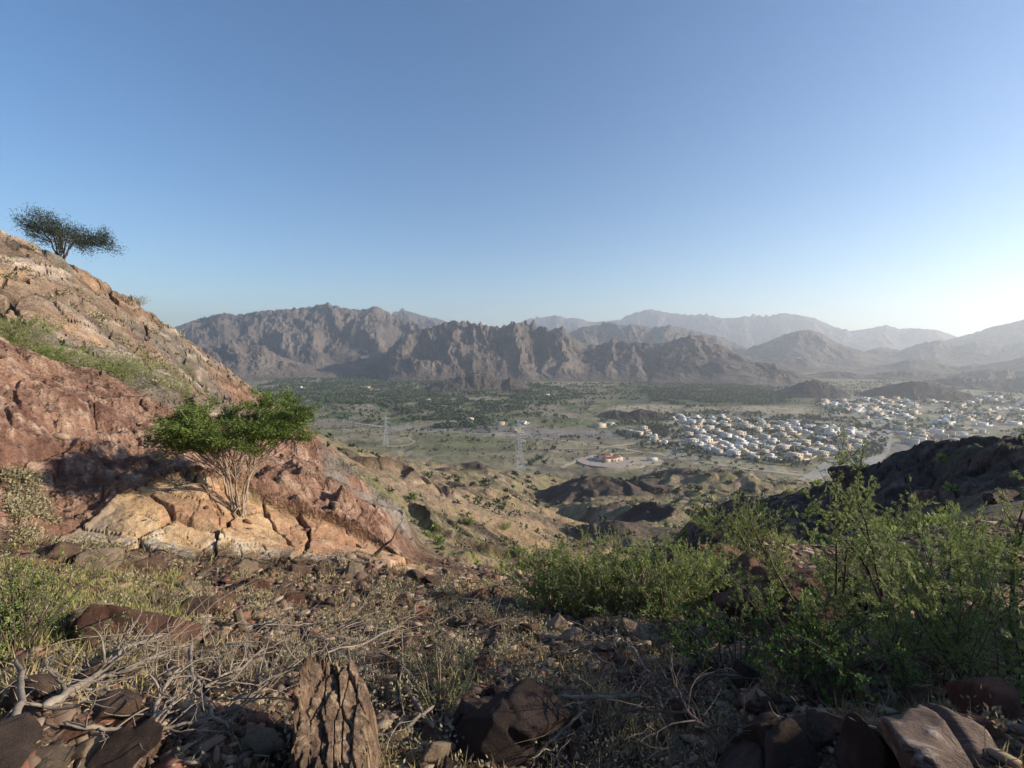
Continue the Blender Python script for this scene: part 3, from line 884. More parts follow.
M_acacia = leaf_mat('acacia_leaf', (.060, .090, .022), (.135, .19, .042), .2)
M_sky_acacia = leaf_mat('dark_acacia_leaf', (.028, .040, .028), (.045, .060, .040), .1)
M_bush = leaf_mat('shrub_leaf', (.145, .195, .05), (.25, .32, .095), .38)
M_bush2 = leaf_mat('bright_shrub_leaf', (.060, .125, .030), (.115, .20, .050), .38)
M_spray = leaf_mat('spray_leaf', (.15, .195, .06), (.27, .33, .12), .38)
M_grass = leaf_mat('dry_grass_blade', (.27, .21, .10), (.38, .32, .17), .25, .7)
M_grassg = leaf_mat('green_grass_blade', (.20, .195, .07), (.32, .30, .12), .3, .7)
M_herb = leaf_mat('grey_herb_leaf', (.19, .16, .10), (.33, .29, .185), .2, .8)
M_palm = leaf_mat('palm_leaf', (.042, .062, .030), (.075, .098, .048), .15)
M_vtree = leaf_mat('valley_tree_leaf', (.055, .068, .036), (.09, .105, .055), .1)
M_bark = plain_mat('pale_bark', (.33, .255, .19), .4, 14, .9, .006)
M_bark2 = plain_mat('dark_bark', (.11, .085, .07), .35, 14, .9, .006)
M_dead = plain_mat('weathered_wood', (.235, .195, .155), .45, 16, .9, .004, 60)
M_stone = stone_mat('loose_stone', (.20, .135, .098), (.09, .058, .045), (.33, .25, .185))
M_stone_red = stone_mat('red_stone', (.22, .12, .088), (.10, .05, .04), (.36, .22, .16))
M_stone_pale = stone_mat('pale_stone', (.40, .31, .22), (.25, .18, .13), (.52, .44, .34))
M_stone_dark = stone_mat('dark_stone', (.10, .074, .064), (.045, .034, .030), (.18, .14, .12))  # dark brown rock, colour lowered further to deepen the foreground shade
M_white = plain_mat('white_render', (.62, .60, .56), .08, .3, .8)
M_cream = plain_mat('cream_render', (.50, .43, .33), .1, .3, .8)
M_sand = plain_mat('sand_render', (.50, .40, .29), .1, .3, .8)
M_roofgrey = plain_mat('grey_roof', (.40, .39, .38), .12, .3, .85)
M_roofred = plain_mat('red_tile', (.24, .095, .065), .2, 1.5, .8)
M_dark = plain_mat('dark_opening', (.05, .05, .055), .2, 1, .4)
M_steel = plain_mat('galvanised_steel', (.36, .37, .38), .1, 1, .5)
M_asph = plain_mat('asphalt', (.075, .072, .070), .2, .2, .9)
M_track = plain_mat('dirt_track', (.36, .30, .22), .2, .1, .95)
M_pave = plain_mat('pink_paving', (.36, .29, .245), .12, .2, .85)
M_grav_ = plain_mat('river_gravel', (.30, .28, .25), .18, .06, .95)
M_grove = plain_mat('grove_ground', (.13, .12, .07), .3, .05, .95)

# ------------------------------------------------------------------ roads on the valley floor
def vpt(px, py, zero=VZ):
    """point of the valley floor seen at a picture point"""
    d = ray(px, py)
    t = zero / d[2]
    return np.array([d[0] * t, d[1] * t])
def strip(name, pts, w, mat, lift=.35):
    P = []
    pts = np.array(pts, float)
    seg = np.r_[0, np.cumsum(np.linalg.norm(np.diff(pts, axis=0), axis=1))]
    n = max(4, int(seg[-1] / 12))
    s = np.linspace(0, seg[-1], n)
    x = np.interp(s, seg, pts[:, 0]); y = np.interp(s, seg, pts[:, 1])
    k = np.ones(5) / 5
    xs = np.convolve(np.pad(x, 2, mode='edge'), k, 'valid'); ys = np.convolve(np.pad(y, 2, mode='edge'), k, 'valid')
    t = np.stack([np.gradient(xs), np.gradient(ys)], -1); t /= np.linalg.norm(t, axis=1)[:, None]
    nn = np.stack([-t[:, 1], t[:, 0]], -1)
    rows = []
    for o in (-1, -.33, .33, 1):
        a = xs + nn[:, 0] * o * w / 2; b = ys + nn[:, 1] * o * w / 2
        rows.append(np.stack([a, b, gz(a, b) + lift], -1))
    v = np.stack(rows, 1).reshape(-1, 3)
    i = np.arange(n - 1)[:, None] * 4; j = np.arange(3)[None, :]
    q = (i + j).ravel()
    o = mesh_obj(name, v, np.stack([q, q + 1, q + 5, q + 4], -1), mat)
    tag(o, kind='structure')
    return o
strip('road', [vpt(*p) for p in ((420, 386), (424, 392), (420, 398), (428, 405), (440, 412), (447, 418))], 12, M_asph)
strip('road', [vpt(*p) for p in ((330, 418), (380, 424), (440, 430), (500, 434), (560, 440), (620, 447), (680, 458), (740, 470), (830, 478))], 9, M_track)
strip('road', [vpt(*p) for p in ((540, 447), (600, 447), (650, 441), (690, 432))], 10, M_track)
strip('road', [vpt(*p) for p in ((560, 410), (600, 404), (650, 402), (720, 400), (800, 398), (900, 402), (1010, 404))], 10, M_asph)
strip('road', [vpt(*p) for p in ((690, 416), (712, 424), (740, 436), (765, 448), (800, 466))], 9, M_asph)
strip('road', [vpt(*p) for p in ((700, 432), (760, 428), (830, 432), (858, 440), (850, 460), (820, 474))], 9, M_asph)
strip('road', [vpt(*p) for p in ((860, 405), (875, 420), (905, 440), (930, 455))], 11, M_asph)
strip('riverbed', [vpt(*p) for p in ((876, 400), (882, 412), (880, 424), (872, 438), (866, 452), (846, 468), (820, 486))], 55, M_grav_, .25)
strip('road', [vpt(*p) for p in ((300, 397), (360, 398), (420, 397), (480, 399), (530, 402))], 7, M_track)
strip('road', [vpt(*p) for p in ((340, 430), (385, 436), (420, 441), (400, 447), (360, 446))], 5, M_track)
strip('road', [vpt(*p) for p in ((560, 470), (575, 462), (590, 455), (640, 452))], 7, M_track, .5)

# ------------------------------------------------------------------ houses
def boxv(x0, x1, y0, y1, z0, z1):
    v = np.array([[x, y, z] for z in (z0, z1) for y in (y0, y1) for x in (x0, x1)])
    f = np.array([[0, 2, 3, 1], [4, 5, 7, 6], [0, 1, 5, 4], [2, 6, 7, 3], [0, 4, 6, 2], [1, 3, 7, 5]])
    return v, f
def blk(mb, x0, x1, y0, y1, z0, z1):
    mb.add(*boxv(x0, x1, y0, y1, z0, z1))
def parapet(mb, x0, x1, y0, y1, z, h=.9, t=.35):
    blk(mb, x0, x1, y0, y0 + t, z, z + h); blk(mb, x0, x1, y1 - t, y1, z, z + h)
    blk(mb, x0, x0 + t, y0 + t + .003, y1 - t - .003, z, z + h); blk(mb, x1 - t, x1, y0 + t + .003, y1 - t - .003, z, z + h)
def house_proto(k, wallm, roofm):
    r_ = random.Random(k)
    w, d = (15, 21, 17, 13, 19, 16)[k], (12, 11, 15, 12, 13, 10)[k]
    h = (4.0, 7.0, 4.2, 6.8, 4.0, 7.2)[k]
    root = empty('house', (0, 0, 0))
    m = MB(); blk(m, -w / 2, w / 2, -d / 2, d / 2, -4, h)
    w2, d2 = w * .42, d * .6
    ox = (1, -1)[k % 2] * (w / 2 - w2 / 2 - .3); oy = d / 2 - d2 / 2 - .3
    if k in (0, 2, 4): blk(m, ox - w2 / 2, ox + w2 / 2, oy - d2 / 2, oy + d2 / 2, h + .003, h + 2.9)
    px_ = -ox * .5
    blk(m, px_ - 2.2, px_ + 2.2, -d / 2 - 2.4, -d / 2 - .003, -4, 3.2)
    m.build('walls', wallm, root)
    m = MB(); parapet(m, -w / 2 - .12, w / 2 + .12, -d / 2 - .12, d / 2 + .12, h - .15, .8)
    m.build('parapet', wallm, root)
    m = MB(); blk(m, -w / 2 + .24, w / 2 - .24, -d / 2 + .24, d / 2 - .24, h + .006, h + .12)
    m.build('roof', roofm, root)
    m = MB(); tube(m, [(px_, 0, h + .1), (px_, 0, h + 1.4), (px_, 0, h + 1.45), (px_, 0, h + 1.5)], [.8, .8, .8, .05], 10); m.build('water_tank', M_roofgrey, root)
    for lv in range(1 if h < 5 else 2):
        for i in range(4):
            x = -w / 2 + (i + .5) * w / 4
            if abs(x - px_) < 3.0 and lv == 0: continue
            m = MB(); blk(m, x - .95, x + .95, -d / 2 - .06, -d / 2 + .1, .9 + lv * 3.2, 2.8 + lv * 3.2)
            m.build('window', M_dark, root)
    m = MB(); blk(m, px_ - .8, px_ + .8, -d / 2 - 2.46, -d / 2 - 2.3, 0, 2.4)
    m.build('door', M_dark, root)
    m = MB(); a, b = w / 2 + 5, d / 2 + 6
    for q in ((-a, a, -b, -b + .3), (-a, a, b - .3, b), (-a, -a + .3, -b + .303, b - .303), (a - .3, a, -b + .303, b - .303)):
        blk(m, q[0], q[1], q[2], q[3], -4, 1.5)
    m.build('yard_wall', M_sand, root)
    return root
protos = [house_proto(k, (M_white, M_cream, M_sand, M_white, M_white, M_cream)[k], M_roofgrey if k % 2 else M_white) for k in range(6)]
def simple_house(k):
    """for the far streets: the same house as one mesh"""
    r_ = random.Random(90 + k)
    w, d, h = r_.uniform(14, 22), r_.uniform(9, 14), (4.0, 7.0, 4.4, 6.6)[k]
    m = MB(); blk(m, -w / 2, w / 2, -d / 2, d / 2, -4, h); parapet(m, -w / 2 - .1, w / 2 + .1, -d / 2 - .1, d / 2 + .1, h - .1)
    a, b = w / 2 + 5, d / 2 + 5
    for q in ((-a, a, -b, -b + .3), (-a, a, b - .3, b), (-a, -a + .3, -b + .303, b - .303), (a - .3, a, -b + .303, b - .303)):
        blk(m, q[0], q[1], q[2], q[3], -4, 1.4)
    return m.build('house', (M_white, M_cream, M_white, M_sand)[k])
sprotos = [simple_house(k) for k in range(4)]

WORDC = ['white', 'cream', 'sand coloured', 'white', 'white', 'cream']
nh = 0; used = {}
CW = ['white', 'cream', 'sand-coloured', 'white', 'white', 'cream']; CW2 = ['white', 'cream', 'white', 'sand-coloured']
def nearest(x, y, marks):
    return min(marks, key=lambda m: math.hypot(m[0] - x, m[1] - y))[2]
house_xy = []
def place_house(x, y, rz, group, label, near, k=None):
    global nh
    if any(abs(x - a) < 21 and abs(y - b) < 20 for a, b in house_xy[-400:]): return
    house_xy.append((x, y))
    kk = (k if k is not None else random.Random(nh).randrange(99)) % (6 if near else 4)
    src = (protos if near else sprotos)[kk]
    label = label.replace('COL', (CW if near else CW2)[kk])
    o = src if id(src) not in used else copy_tree(src)
    used[id(src)] = 1
    o.location = (x, y, float(gz(x, y)) + .3)
    o.rotation_euler = (0, 0, rz)
    s = random.Random(nh * 3 + 1).uniform(.75, 1.2)
    o.scale = (s, s, s)
    tag(o, label, 'house', group)
    nh += 1
def quarter(poly, du, dv, ang, n, group, label, near, seed):
    """houses on a street grid inside a picture-region polygon of the valley floor"""
    P = [vpt(*p) for p in poly]
    xs = [p[0] for p in P]; ys = [p[1] for p in P]
    cx, cy = sum(xs) / len(xs), sum(ys) / len(ys)
    r_ = random.Random(seed); c, s = math.cos(ang), math.sin(ang)
    def inside(x, y):
        k = False; j = len(P) - 1
        for i in range(len(P)):
            if (P[i][1] > y) != (P[j][1] > y) and x < (P[j][0] - P[i][0]) * (y - P[i][1]) / (P[j][1] - P[i][1]) + P[i][0]: k = not k
            j = i
        return k
    spots = []
    for i in range(-40, 41):
        for j in range(-40, 41):
            u = i * du; v = j * dv + (j // 2) * 9
            wq = 9 * math.sin(u / 60 + seed) + 9 * math.sin(v / 47)
            x = cx + (u + wq) * c - v * s + r_.uniform(-6, 6); y = cy + (u + wq) * s + v * c + r_.uniform(-6, 6)
            if inside(x, y): spots.append((x, y))
    r_.shuffle(spots); spots = spots[:n]
    ax = sorted(p[0] / p[1] for p in spots); ay = sorted(p[1] for p in spots)
    for x, y in spots:
        a = ('left', 'middle', 'right')[min(2, int(3 * ax.index(x / y) / len(ax)))] if n > 15 else ''
        b = ('front', 'inner', 'back')[min(2, int(3 * ay.index(y) / len(ay)))]
        lab0 = label
        label_ = label.replace('WHERE', f'the {b} rows, {a} part, of' if n > 15 else f'the {b} end of')
        place_house(x, y, ang + r_.choice((0, math.pi / 2, 0, .5)) + r_.uniform(-.12, .12), group, label_, near)
NEARL = 'flat-roofed villa with a walled yard among the pale villas of the near quarter below the wadi bend'
quarter([(625, 430), (640, 428), (668, 437), (664, 444), (648, 443)], 25, 24, R(-38), 10, 'white houses in the row west of the near quarter', 'COL flat-roofed house at WHERE the slanting row left of town', True, 1)
quarter([(668, 416), (740, 418), (800, 424), (866, 430), (872, 446), (834, 458), (790, 462), (745, 464), (705, 450), (664, 447), (690, 436)], 27, 26, R(12), 135, 'villas of the near quarter', 'COL flat-roofed villa in WHERE the near quarter', True, 2)
quarter([(815, 398), (880, 398), (935, 402), (930, 416), (905, 420), (868, 418), (820, 414)], 30, 30, R(4), 54, 'houses of the middle quarter', 'COL house in WHERE the quarter behind the gravel wadi', False, 3)
quarter([(900, 424), (960, 428), (1000, 436), (930, 446), (900, 440)], 28, 28, R(-50), 26, 'houses in the strip beside the wadi', 'COL house in WHERE the strip beside the gravel wadi', False, 4)
quarter([(940, 398), (1024, 396), (1090, 400), (1080, 432), (1010, 432), (940, 420)], 27, 27, R(8), 80, 'houses of the far right quarter', 'hazy COL house in WHERE the right-edge quarter', False, 5)
for i, (px, py) in enumerate(((302, 379), (318, 380), (330, 382), (352, 386), (368, 388), (378, 391), (300, 388), (420, 381), (440, 383), (462, 385), (390, 406), (428, 402), (442, 408), (398, 396), (456, 400), (470, 420), (500, 424), (515, 430), (547, 396), (610, 425), (618, 430), (600, 427), (522, 424))):
    p = vpt(px, py)
    place_house(p[0], p[1], R(rs.uniform(-30, 30)), 'farm houses among the palms', 'low COL farm house in the palm gardens ' + ('at the foot of the far mountains' if py < 384 else 'beside the dark hillock' if px > 420 and py < 404 else 'along the near edge of the oasis' if py < 415 else 'out on the bare plain near a pylon' if px < 560 else 'left of the white villas'), False)

# mosque with a minaret among the far houses
def minaret_mosque(px, py, label, s=1.0):
    p = vpt(px, py)
    root = empty('mosque', (p[0], p[1], float(gz(p[0], p[1]))), R(10))
    m = MB(); blk(m, -12, 12, -12, 12, -3, 7); parapet(m, -12.1, 12.1, -12.1, 12.1, 6.9); m.build('walls', M_white, root)
    m = MB(); v, f = ICO[3]; v = v * 5 + [0, 0, 8.2]; m.add(v, f); m.build('dome', M_white, root, True)
    m = MB(); tube(m, [(15, -9, -3), (15, -9, 18), (15, -9, 18.1), (15, -9, 19.5), (15, -9, 19.6), (15, -9, 27), (15, -9, 30)], [1.7, 1.5, 2.3, 2.3, 1.3, 1.2, .05], 10)
    m.build('minaret', M_white, root)
    root.scale = (s, s, s)
    tag(root, label, 'mosque')
minaret_mosque(944, 424, 'white domed mosque with a slender minaret among the hazy right-hand houses', 1.05)
minaret_mosque(757, 432, 'white domed mosque with a short minaret inside the near quarter', .6)

# compound with the red roofs on its round terrace
cp = vpt(606, 462)
cz = float(gz(cp[0], cp[1]))
def disc(name, cx, cy, rx, ry, z, mat, n=64, sk=3.0):
    a = np.linspace(0, 2 * math.pi, n, endpoint=False)
    top = np.stack([cx + rx * np.cos(a), cy + ry * np.sin(a), np.full(n, z)], -1)
    bot = top.copy(); bot[:, 2] -= sk; bot[:, :2] = (bot[:, :2] - [cx, cy]) * 1.03 + [cx, cy]
    v = np.concatenate([top, bot, [[cx, cy, z]]])
    i = np.arange(n); j = (i + 1) % n
    m = MB(); m.add(v, np.stack([i, j, j * 0 + 2 * n], -1)); m.add(v[:2 * n], np.stack([i, i + n, j + n, j], -1))
    o = m.build(name, mat); tag(o, kind='structure'); return o
zt = max(float(gz(cp[0] + dx, cp[1] + dy)) for dx in (-40, 0, 40, 60) for dy in (-30, 0, 30)) + .6
disc('terrace', cp[0], cp[1], 40, 36, zt, M_pave, 64, 9)
disc('terrace', cp[0] + 52, cp[1] + 2, 30, 27, zt - .6, M_track, 64, 9)
disc('terrace', cp[0] + 14, cp[1] - 22, 34, 20, zt - .3, M_track, 64, 9)
root = empty('hilltop_fort', (cp[0] + 4, cp[1] + 6, zt), R(8))
m = MB()
for (x, y, a, b, h) in ((-11, 0, 7, 9, 4.4), (0, 6, 9, 7, 5.6), (12, 0, 7, 8, 4.4), (3, -8, 8, 5, 4), (-6, -9, 5, 5, 4)):
    blk(m, x - a, x + a - .01, y - b, y + b - .01, -1, h)
m.build('walls', M_cream, root)
for (x, y, a, b, h) in ((-11, 0, 7, 9, 4.4), (0, 6, 9, 7, 5.6), (12, 0, 7, 8, 4.4), (3, -8, 8, 5, 4.01), (-6, -9, 5, 5, 4.02)):
    m = MB(); a *= .8; b *= .8
    v = np.array([[x - a, y - b, h], [x + a, y - b, h], [x + a, y + b, h], [x - a, y + b, h], [x - a * .25, y, h + 3.0], [x + a * .25, y, h + 3.0]])
    m.add(v, [[0, 1, 5, 4], [2, 3, 4, 5]]); m.add(v, [[1, 2, 5], [3, 0, 4]]); m.build('roof', M_roofred, root)
for k in range(6):
    m = MB(); x = -10 + k * 4.2
    blk(m, x - .7, x + .7, -13.1, -12.95, .6, 2.8); m.build('window', M_dark, root)
tag(root, 'cream building with red tiled hip roofs on a round paved terrace', 'building')
root = empty('gatehouse', (cp[0] + 66, cp[1] + 4, zt - .6), R(-8))
m = MB(); blk(m, -7, 7, -3, 3, -1, 3); m.build('walls', M_white, root)
m = MB(); blk(m, -7.6, 7.6, -3.6, 3.6, 3.003, 3.5); m.build('roof', M_white, root)
tag(root, 'small white flat-roofed pavilion right of the red-roofed building', 'pavilion')

# ------------------------------------------------------------------ lattice pylons
def pylon(px, py, H, label, rz):
    p = hit(px, py, 300)
    root = empty('pylon', (p.x, p.y, p.z - .5), rz)
    def beam(m, a, b, r=.22): tube(m, [a, b], [r, r], 4)
    def half(z): return np.interp(z, [0, H * .55, H], [4.6, 1.5, .9])
    zs_ = list(np.linspace(0, H * .55, 7)) + list(np.linspace(H * .62, H, 6))
    for sx, sy in ((1, 1), (1, -1), (-1, 1), (-1, -1)):
        m = MB(); tube(m, [(sx * half(z), sy * half(z), z) for z in zs_], [.2] * len(zs_), 4); m.build('leg', M_steel, root)
    m = MB()
    for z0, z1 in zip(zs_[:-1], zs_[1:]):
        a, b = half(z0), half(z1)
        for s in (1, -1):
            beam(m, (-a, s * a, z0), (b, s * b, z1), .13); beam(m, (a, s * a, z0), (-b, s * b, z1), .13)
            beam(m, (s * a, -a, z0), (s * b, b, z1), .13); beam(m, (s * a, a, z0), (s * b, -b, z1), .13)
            beam(m, (-b, s * b, z1), (b, s * b, z1), .13)
    m.build('bracing', M_steel, root)
    for z, L in ((H * .64, 6.5), (H * .78, 7.5), (H * .92, 6.0)):
        m = MB()
        for s in (1, -1):
            beam(m, (s * half(z), -.8, z), (s * L, 0, z), .2); beam(m, (s * half(z), .8, z), (s * L, 0, z), .2); beam(m, (s * half(z), 0, z + 2), (s * L, 0, z + .1), .2)
            beam(m, (s * L, 0, z), (s * L, 0, z - 2.2), .16)
        m.build('crossarm', M_steel, root)
    tag(root, label, 'pylon', 'lattice power pylons')
    return root
pylon(386, 446, 50, 'steel lattice power pylon on the bare plain beside the farther palm gardens', R(25))
pylon(519, 473, 44, 'nearer steel lattice power pylon on the terrace edge above the gully', R(25))

# ------------------------------------------------------------------ valley trees
def crown_mesh(k, h, palm=False):
    r_ = np.random.RandomState(500 + k); m = MB()
    n = 60
    if palm:
        a = r_.uniform(0, 6.28, 26); e = r_.uniform(-.3, .9, 26)
        D = np.stack([np.cos(a) * np.cos(e), np.sin(a) * np.cos(e), np.sin(e)], -1)
        P = np.tile([0, 0, h * .72], (26, 1))
        leaf_quads(m, P, D, h * .42, h * .16, r_)
    else:
        u = r_.normal(size=(n, 3)); u /= np.linalg.norm(u, axis=1)[:, None]
        P = u * r_.uniform(.4, 1, (n, 1)) * [h * .5, h * .5, h * .33] + [0, 0, h * .6]
        leaf_quads(m, P, r_.normal(size=(n, 3)), h * .36, h * .3, r_)
    return m
def vtree_proto(k, palm):
    h = 1.0; root = None
    m = crown_mesh(k, h, palm)
    tm = MB(); tube(tm, [(0, 0, -.15), (.02, 0, h * .35), (0, .02, h * .72)], [.05, .035, .02], 4)
    o = m.build('palm_tree' if palm else 'tree', M_palm if palm else M_vtree)
    tm.build('trunk', M_bark2, o)
    return o
vp = [vtree_proto(k, k % 2 == 0) for k in range(6)]
vused = set(); vcount = 0
def crown_pt(poly, n, seed):
    P = np.array([vpt(*p) for p in poly]); r_ = np.random.RandomState(seed); out = []
    x0, y0 = P.min(0); x1, y1 = P.max(0)
    while len(out) < n:
        x = r_.uniform(x0, x1, n); y = r_.uniform(y0, y1, n)
        k = np.zeros(n, bool); j = len(P) - 1
        for i in range(len(P)):
            c = ((P[i][1] > y) != (P[j][1] > y)) & (x < (P[j][0] - P[i][0]) * (y - P[i][1]) / (P[j][1] - P[i][1] + 1e-9) + P[i][0])
            k ^= c; j = i
        q = fbm(x / 80, y / 80, seed + 3, 4)
        k &= q > r_.uniform(-.12, .18, n)
        out += list(zip(x[k], y[k]))
    return out[:n]
def mass(name, pts, h0, h1, mat, seed, palm=.5, kind_label=None, nq=9):
    r_ = np.random.RandomState(seed); pts = np.array(pts); n = len(pts)
    if house_xy:
        H = np.array(house_xy)
        keep = np.array([np.min(np.maximum(abs(H[:, 0] - p[0]), abs(H[:, 1] - p[1]))) > 8.5 for p in pts]); pts = pts[keep]; n = len(pts)
    z = gz(pts[:, 0], pts[:, 1]); h = r_.uniform(h0, h1, n)
    c = np.c_[pts, z + h * .55]
    u = r_.normal(size=(n, nq, 3)); u /= np.linalg.norm(u, axis=2)[..., None]
    P = c[:, None, :] + u * (h[:, None, None] * np.array([.48, .48, .36]) * r_.uniform(.5, 1, (n, nq, 1)))
    D = r_.normal(size=(n * nq, 3))
    m = MB(); hh = np.repeat(h, nq)
    leaf_quads(m, P.reshape(-1, 3) - D / np.linalg.norm(D, axis=1)[:, None] * (hh * .3)[:, None], D, hh * .75, hh * .55, r_)
    # short trunks reach the ground
    m2 = MB()
    o = m.build(name, mat); tag(o, kind='stuff')
    return o
mass('palm_grove', crown_pt([(255, 388), (300, 372), (380, 366), (450, 374), (560, 388), (590, 398), (540, 402), (470, 396), (400, 394), (330, 396), (262, 398)], 7000, 11), 6, 11, M_palm, 21)
mass('palm_grove', crown_pt([(300, 396), (360, 392), (430, 394), (470, 399), (455, 410), (400, 412), (380, 405), (330, 404)], 2600, 12), 6, 10, M_palm, 22)
mass('palm_grove', crown_pt([(400, 413), (440, 411), (480, 414), (492, 422), (465, 427), (420, 424)], 800, 13), 5, 9, M_palm, 23)
mass('palm_grove', crown_pt([(460, 402), (520, 402), (530, 409), (500, 413), (462, 409)], 500, 14), 5, 8, M_palm, 24)
mass('palm_plantation', crown_pt([(640, 390), (700, 384), (760, 386), (800, 402), (760, 405), (690, 407), (655, 402)], 3400, 15), 5, 8, M_palm, 25)
mass('palm_grove', crown_pt([(262, 392), (420, 372), (560, 386), (600, 402), (560, 425), (440, 428), (320, 418)], 3000, 35), 4, 9, M_palm, 36)
mass('far_trees', crown_pt([(540, 384), (700, 382), (860, 392), (820, 398), (600, 400)], 1500, 16), 5, 9, M_vtree, 26)
mass('town_trees', crown_pt([(600, 420), (700, 410), (860, 420), (890, 436), (880, 456), (800, 470), (700, 455), (640, 448)], 1700, 17), 3, 8, M_vtree, 27)
mass('town_trees', crown_pt([(810, 392), (1060, 392), (1060, 438), (960, 448), (880, 430), (820, 418)], 1300, 18), 4, 9, M_vtree, 28)
mass('valley_scrub', crown_pt([(260, 400), (600, 402), (860, 400), (860, 470), (640, 480), (560, 470), (420, 452), (300, 440)], 2600, 19), 1.5, 4, M_vtree, 29)
mass('valley_scrub', crown_pt([(700, 384), (1000, 380), (1080, 388), (900, 392)], 900, 20), 4, 8, M_vtree, 30)
# the nearer trees of the valley one by one
spots = crown_pt([(400, 440), (560, 455), (640, 470), (760, 478), (860, 478), (860, 455), (720, 452), (600, 440), (520, 428), (400, 425)], 150, 31) + \
        crown_pt([(528, 455), (548, 456), (550, 466), (530, 467)], 16, 32) + crown_pt([(855, 428), (890, 440), (880, 456), (850, 452)], 24, 33) + \
        crown_pt([(840, 470), (905, 470), (905, 478), (850, 480)], 14, 34)
VMARK = [(*vpt(386, 446), 'the farther pylon'), (*vpt(519, 466), 'the nearer pylon'), (*vpt(606, 462), 'the red-roofed building'), (*vpt(655, 458), 'the pavilion terrace'), (*vpt(740, 470), 'the dirt road below town'), (*vpt(645, 437), 'the slanting row of houses'), (*vpt(860, 450), 'the gravel wadi'), (*vpt(820, 474), 'the foot of the right slope'), (*vpt(440, 432), 'the near edge of the oasis'), (*vpt(560, 440), 'the pale track on the plain')]
VL = ['small dark green palm scattered over the dry valley floor', 'small rounded dark tree scattered over the dry valley floor']
for i, (x, y) in enumerate(spots):
    if any(abs(x - a) < 10 and abs(y - b) < 10 for a, b in house_xy) or math.hypot(x - cp[0], y - cp[1]) < 56: continue
    src = vp[i % 6]
    o = src if id(src) not in vused else copy_tree(src)
    vused.add(id(src))
    s = float(rs.uniform(3.5, 7.5))
    o.location = (x, y, float(gz(x, y))); o.scale = (s, s, s); o.rotation_euler = (0, 0, float(rs.uniform(0, 6)))
    pm_ = (i % 6) % 2 == 0
    tag(o, ('small' if s < 4.8 else 'medium-sized' if s < 6.2 else 'large') + (' dark green palm beside ' if pm_ else ' rounded dark tree beside ') + nearest(x, y, VMARK), 'palm' if pm_ else 'tree', 'palms scattered over the valley' if pm_ else 'trees scattered over the valley')

print('HOUSES', nh)
# ------------------------------------------------------------------ stones, one by one
rs = np.random.RandomState(77)
STM = {'n': M_stone, 'r': M_stone_red, 'p': M_stone_pale, 'd': M_stone_dark}
def stone(name, px, py, w, h, dep, seed, mat, label, cat='rock', rz=0.0, tilt=(0, 0), sub=4, sink=.3, rough=.13, big=.16, cuts=12, group=None, r=None):
    """a stone whose foot is seen at (px, py); w, h, dep in metres"""
    p = hit(px, py, 1.0) if r is None else Vector(at_r(px, py, r))
    v, f = rock_shape(seed, sub, (w / 2.1, dep / 2.1, h / 1.9), cuts, rough, big)
    v = v @ rotm(tilt[0], tilt[1], 0).T
    v[:, 2] -= v[:, 2].min()
    o = mesh_obj(name, v, f, STM.get(mat, mat), None, False)
    me = o.data
    o.location = (p.x, p.y, p.z - sink * h)
    o.rotation_euler = (0, 0, rz)
    tag(o, label, cat, group)
    return o
# layered rock with long fibrous splits
m_, nt_, bs_ = new_mat('splintered_rock')
tc_ = N(nt_, 'ShaderNodeTexCoord'); mp_ = N(nt_, 'ShaderNodeMapping'); mp_.inputs['Scale'].default_value = (26, 26, 2.6)
nt_.links.new(tc_.outputs['Object'], mp_.inputs['Vector'])
nn_ = noise_node(nt_, mp_.outputs[0], 1.0, 7, .65, .4)
n2_ = noise_node(nt_, tc_.outputs['Object'], 7, 8, .75)
c_ = ramp_node(nt_, nn_, [(.35, (.10, .065, .045)), (.5, (.30, .20, .13)), (.62, (.50, .37, .25))])
c_ = mix_node(nt_, ramp_node(nt_, n2_, [(.42, (0, 0, 0)), (.6, (1, 1, 1))]), c_, (.13, .09, .068))
nt_.links.new(c_, bs_.inputs['Base Color']); bs_.inputs['Roughness'].default_value = .9; bs_.inputs['Specular IOR Level'].default_value = .15
bump_node(nt_, bs_, nn_, .9, .03, bump_node(nt_, bs_, n2_, .9, .05))
M_split = m_
m_, nt_, bs_ = new_mat('streaked_rock')
tc_ = N(nt_, 'ShaderNodeTexCoord'); mp_ = N(nt_, 'ShaderNodeMapping'); mp_.inputs['Scale'].default_value = (3, 15, 15); mp_.inputs['Rotation'].default_value = (0, R(25), 0)
nt_.links.new(tc_.outputs['Object'], mp_.inputs['Vector'])
nn_ = noise_node(nt_, mp_.outputs[0], 1.0, 8, .7, .6)
nt_.links.new(ramp_node(nt_, nn_, [(.36, (.06, .04, .032)), (.52, (.15, .095, .07)), (.6, (.30, .25, .215)), (.68, (.50, .47, .44))]), bs_.inputs['Base Color'])
bs_.inputs['Roughness'].default_value = .8
bump_node(nt_, bs_, nn_, .9, .05)
M_streak = m_

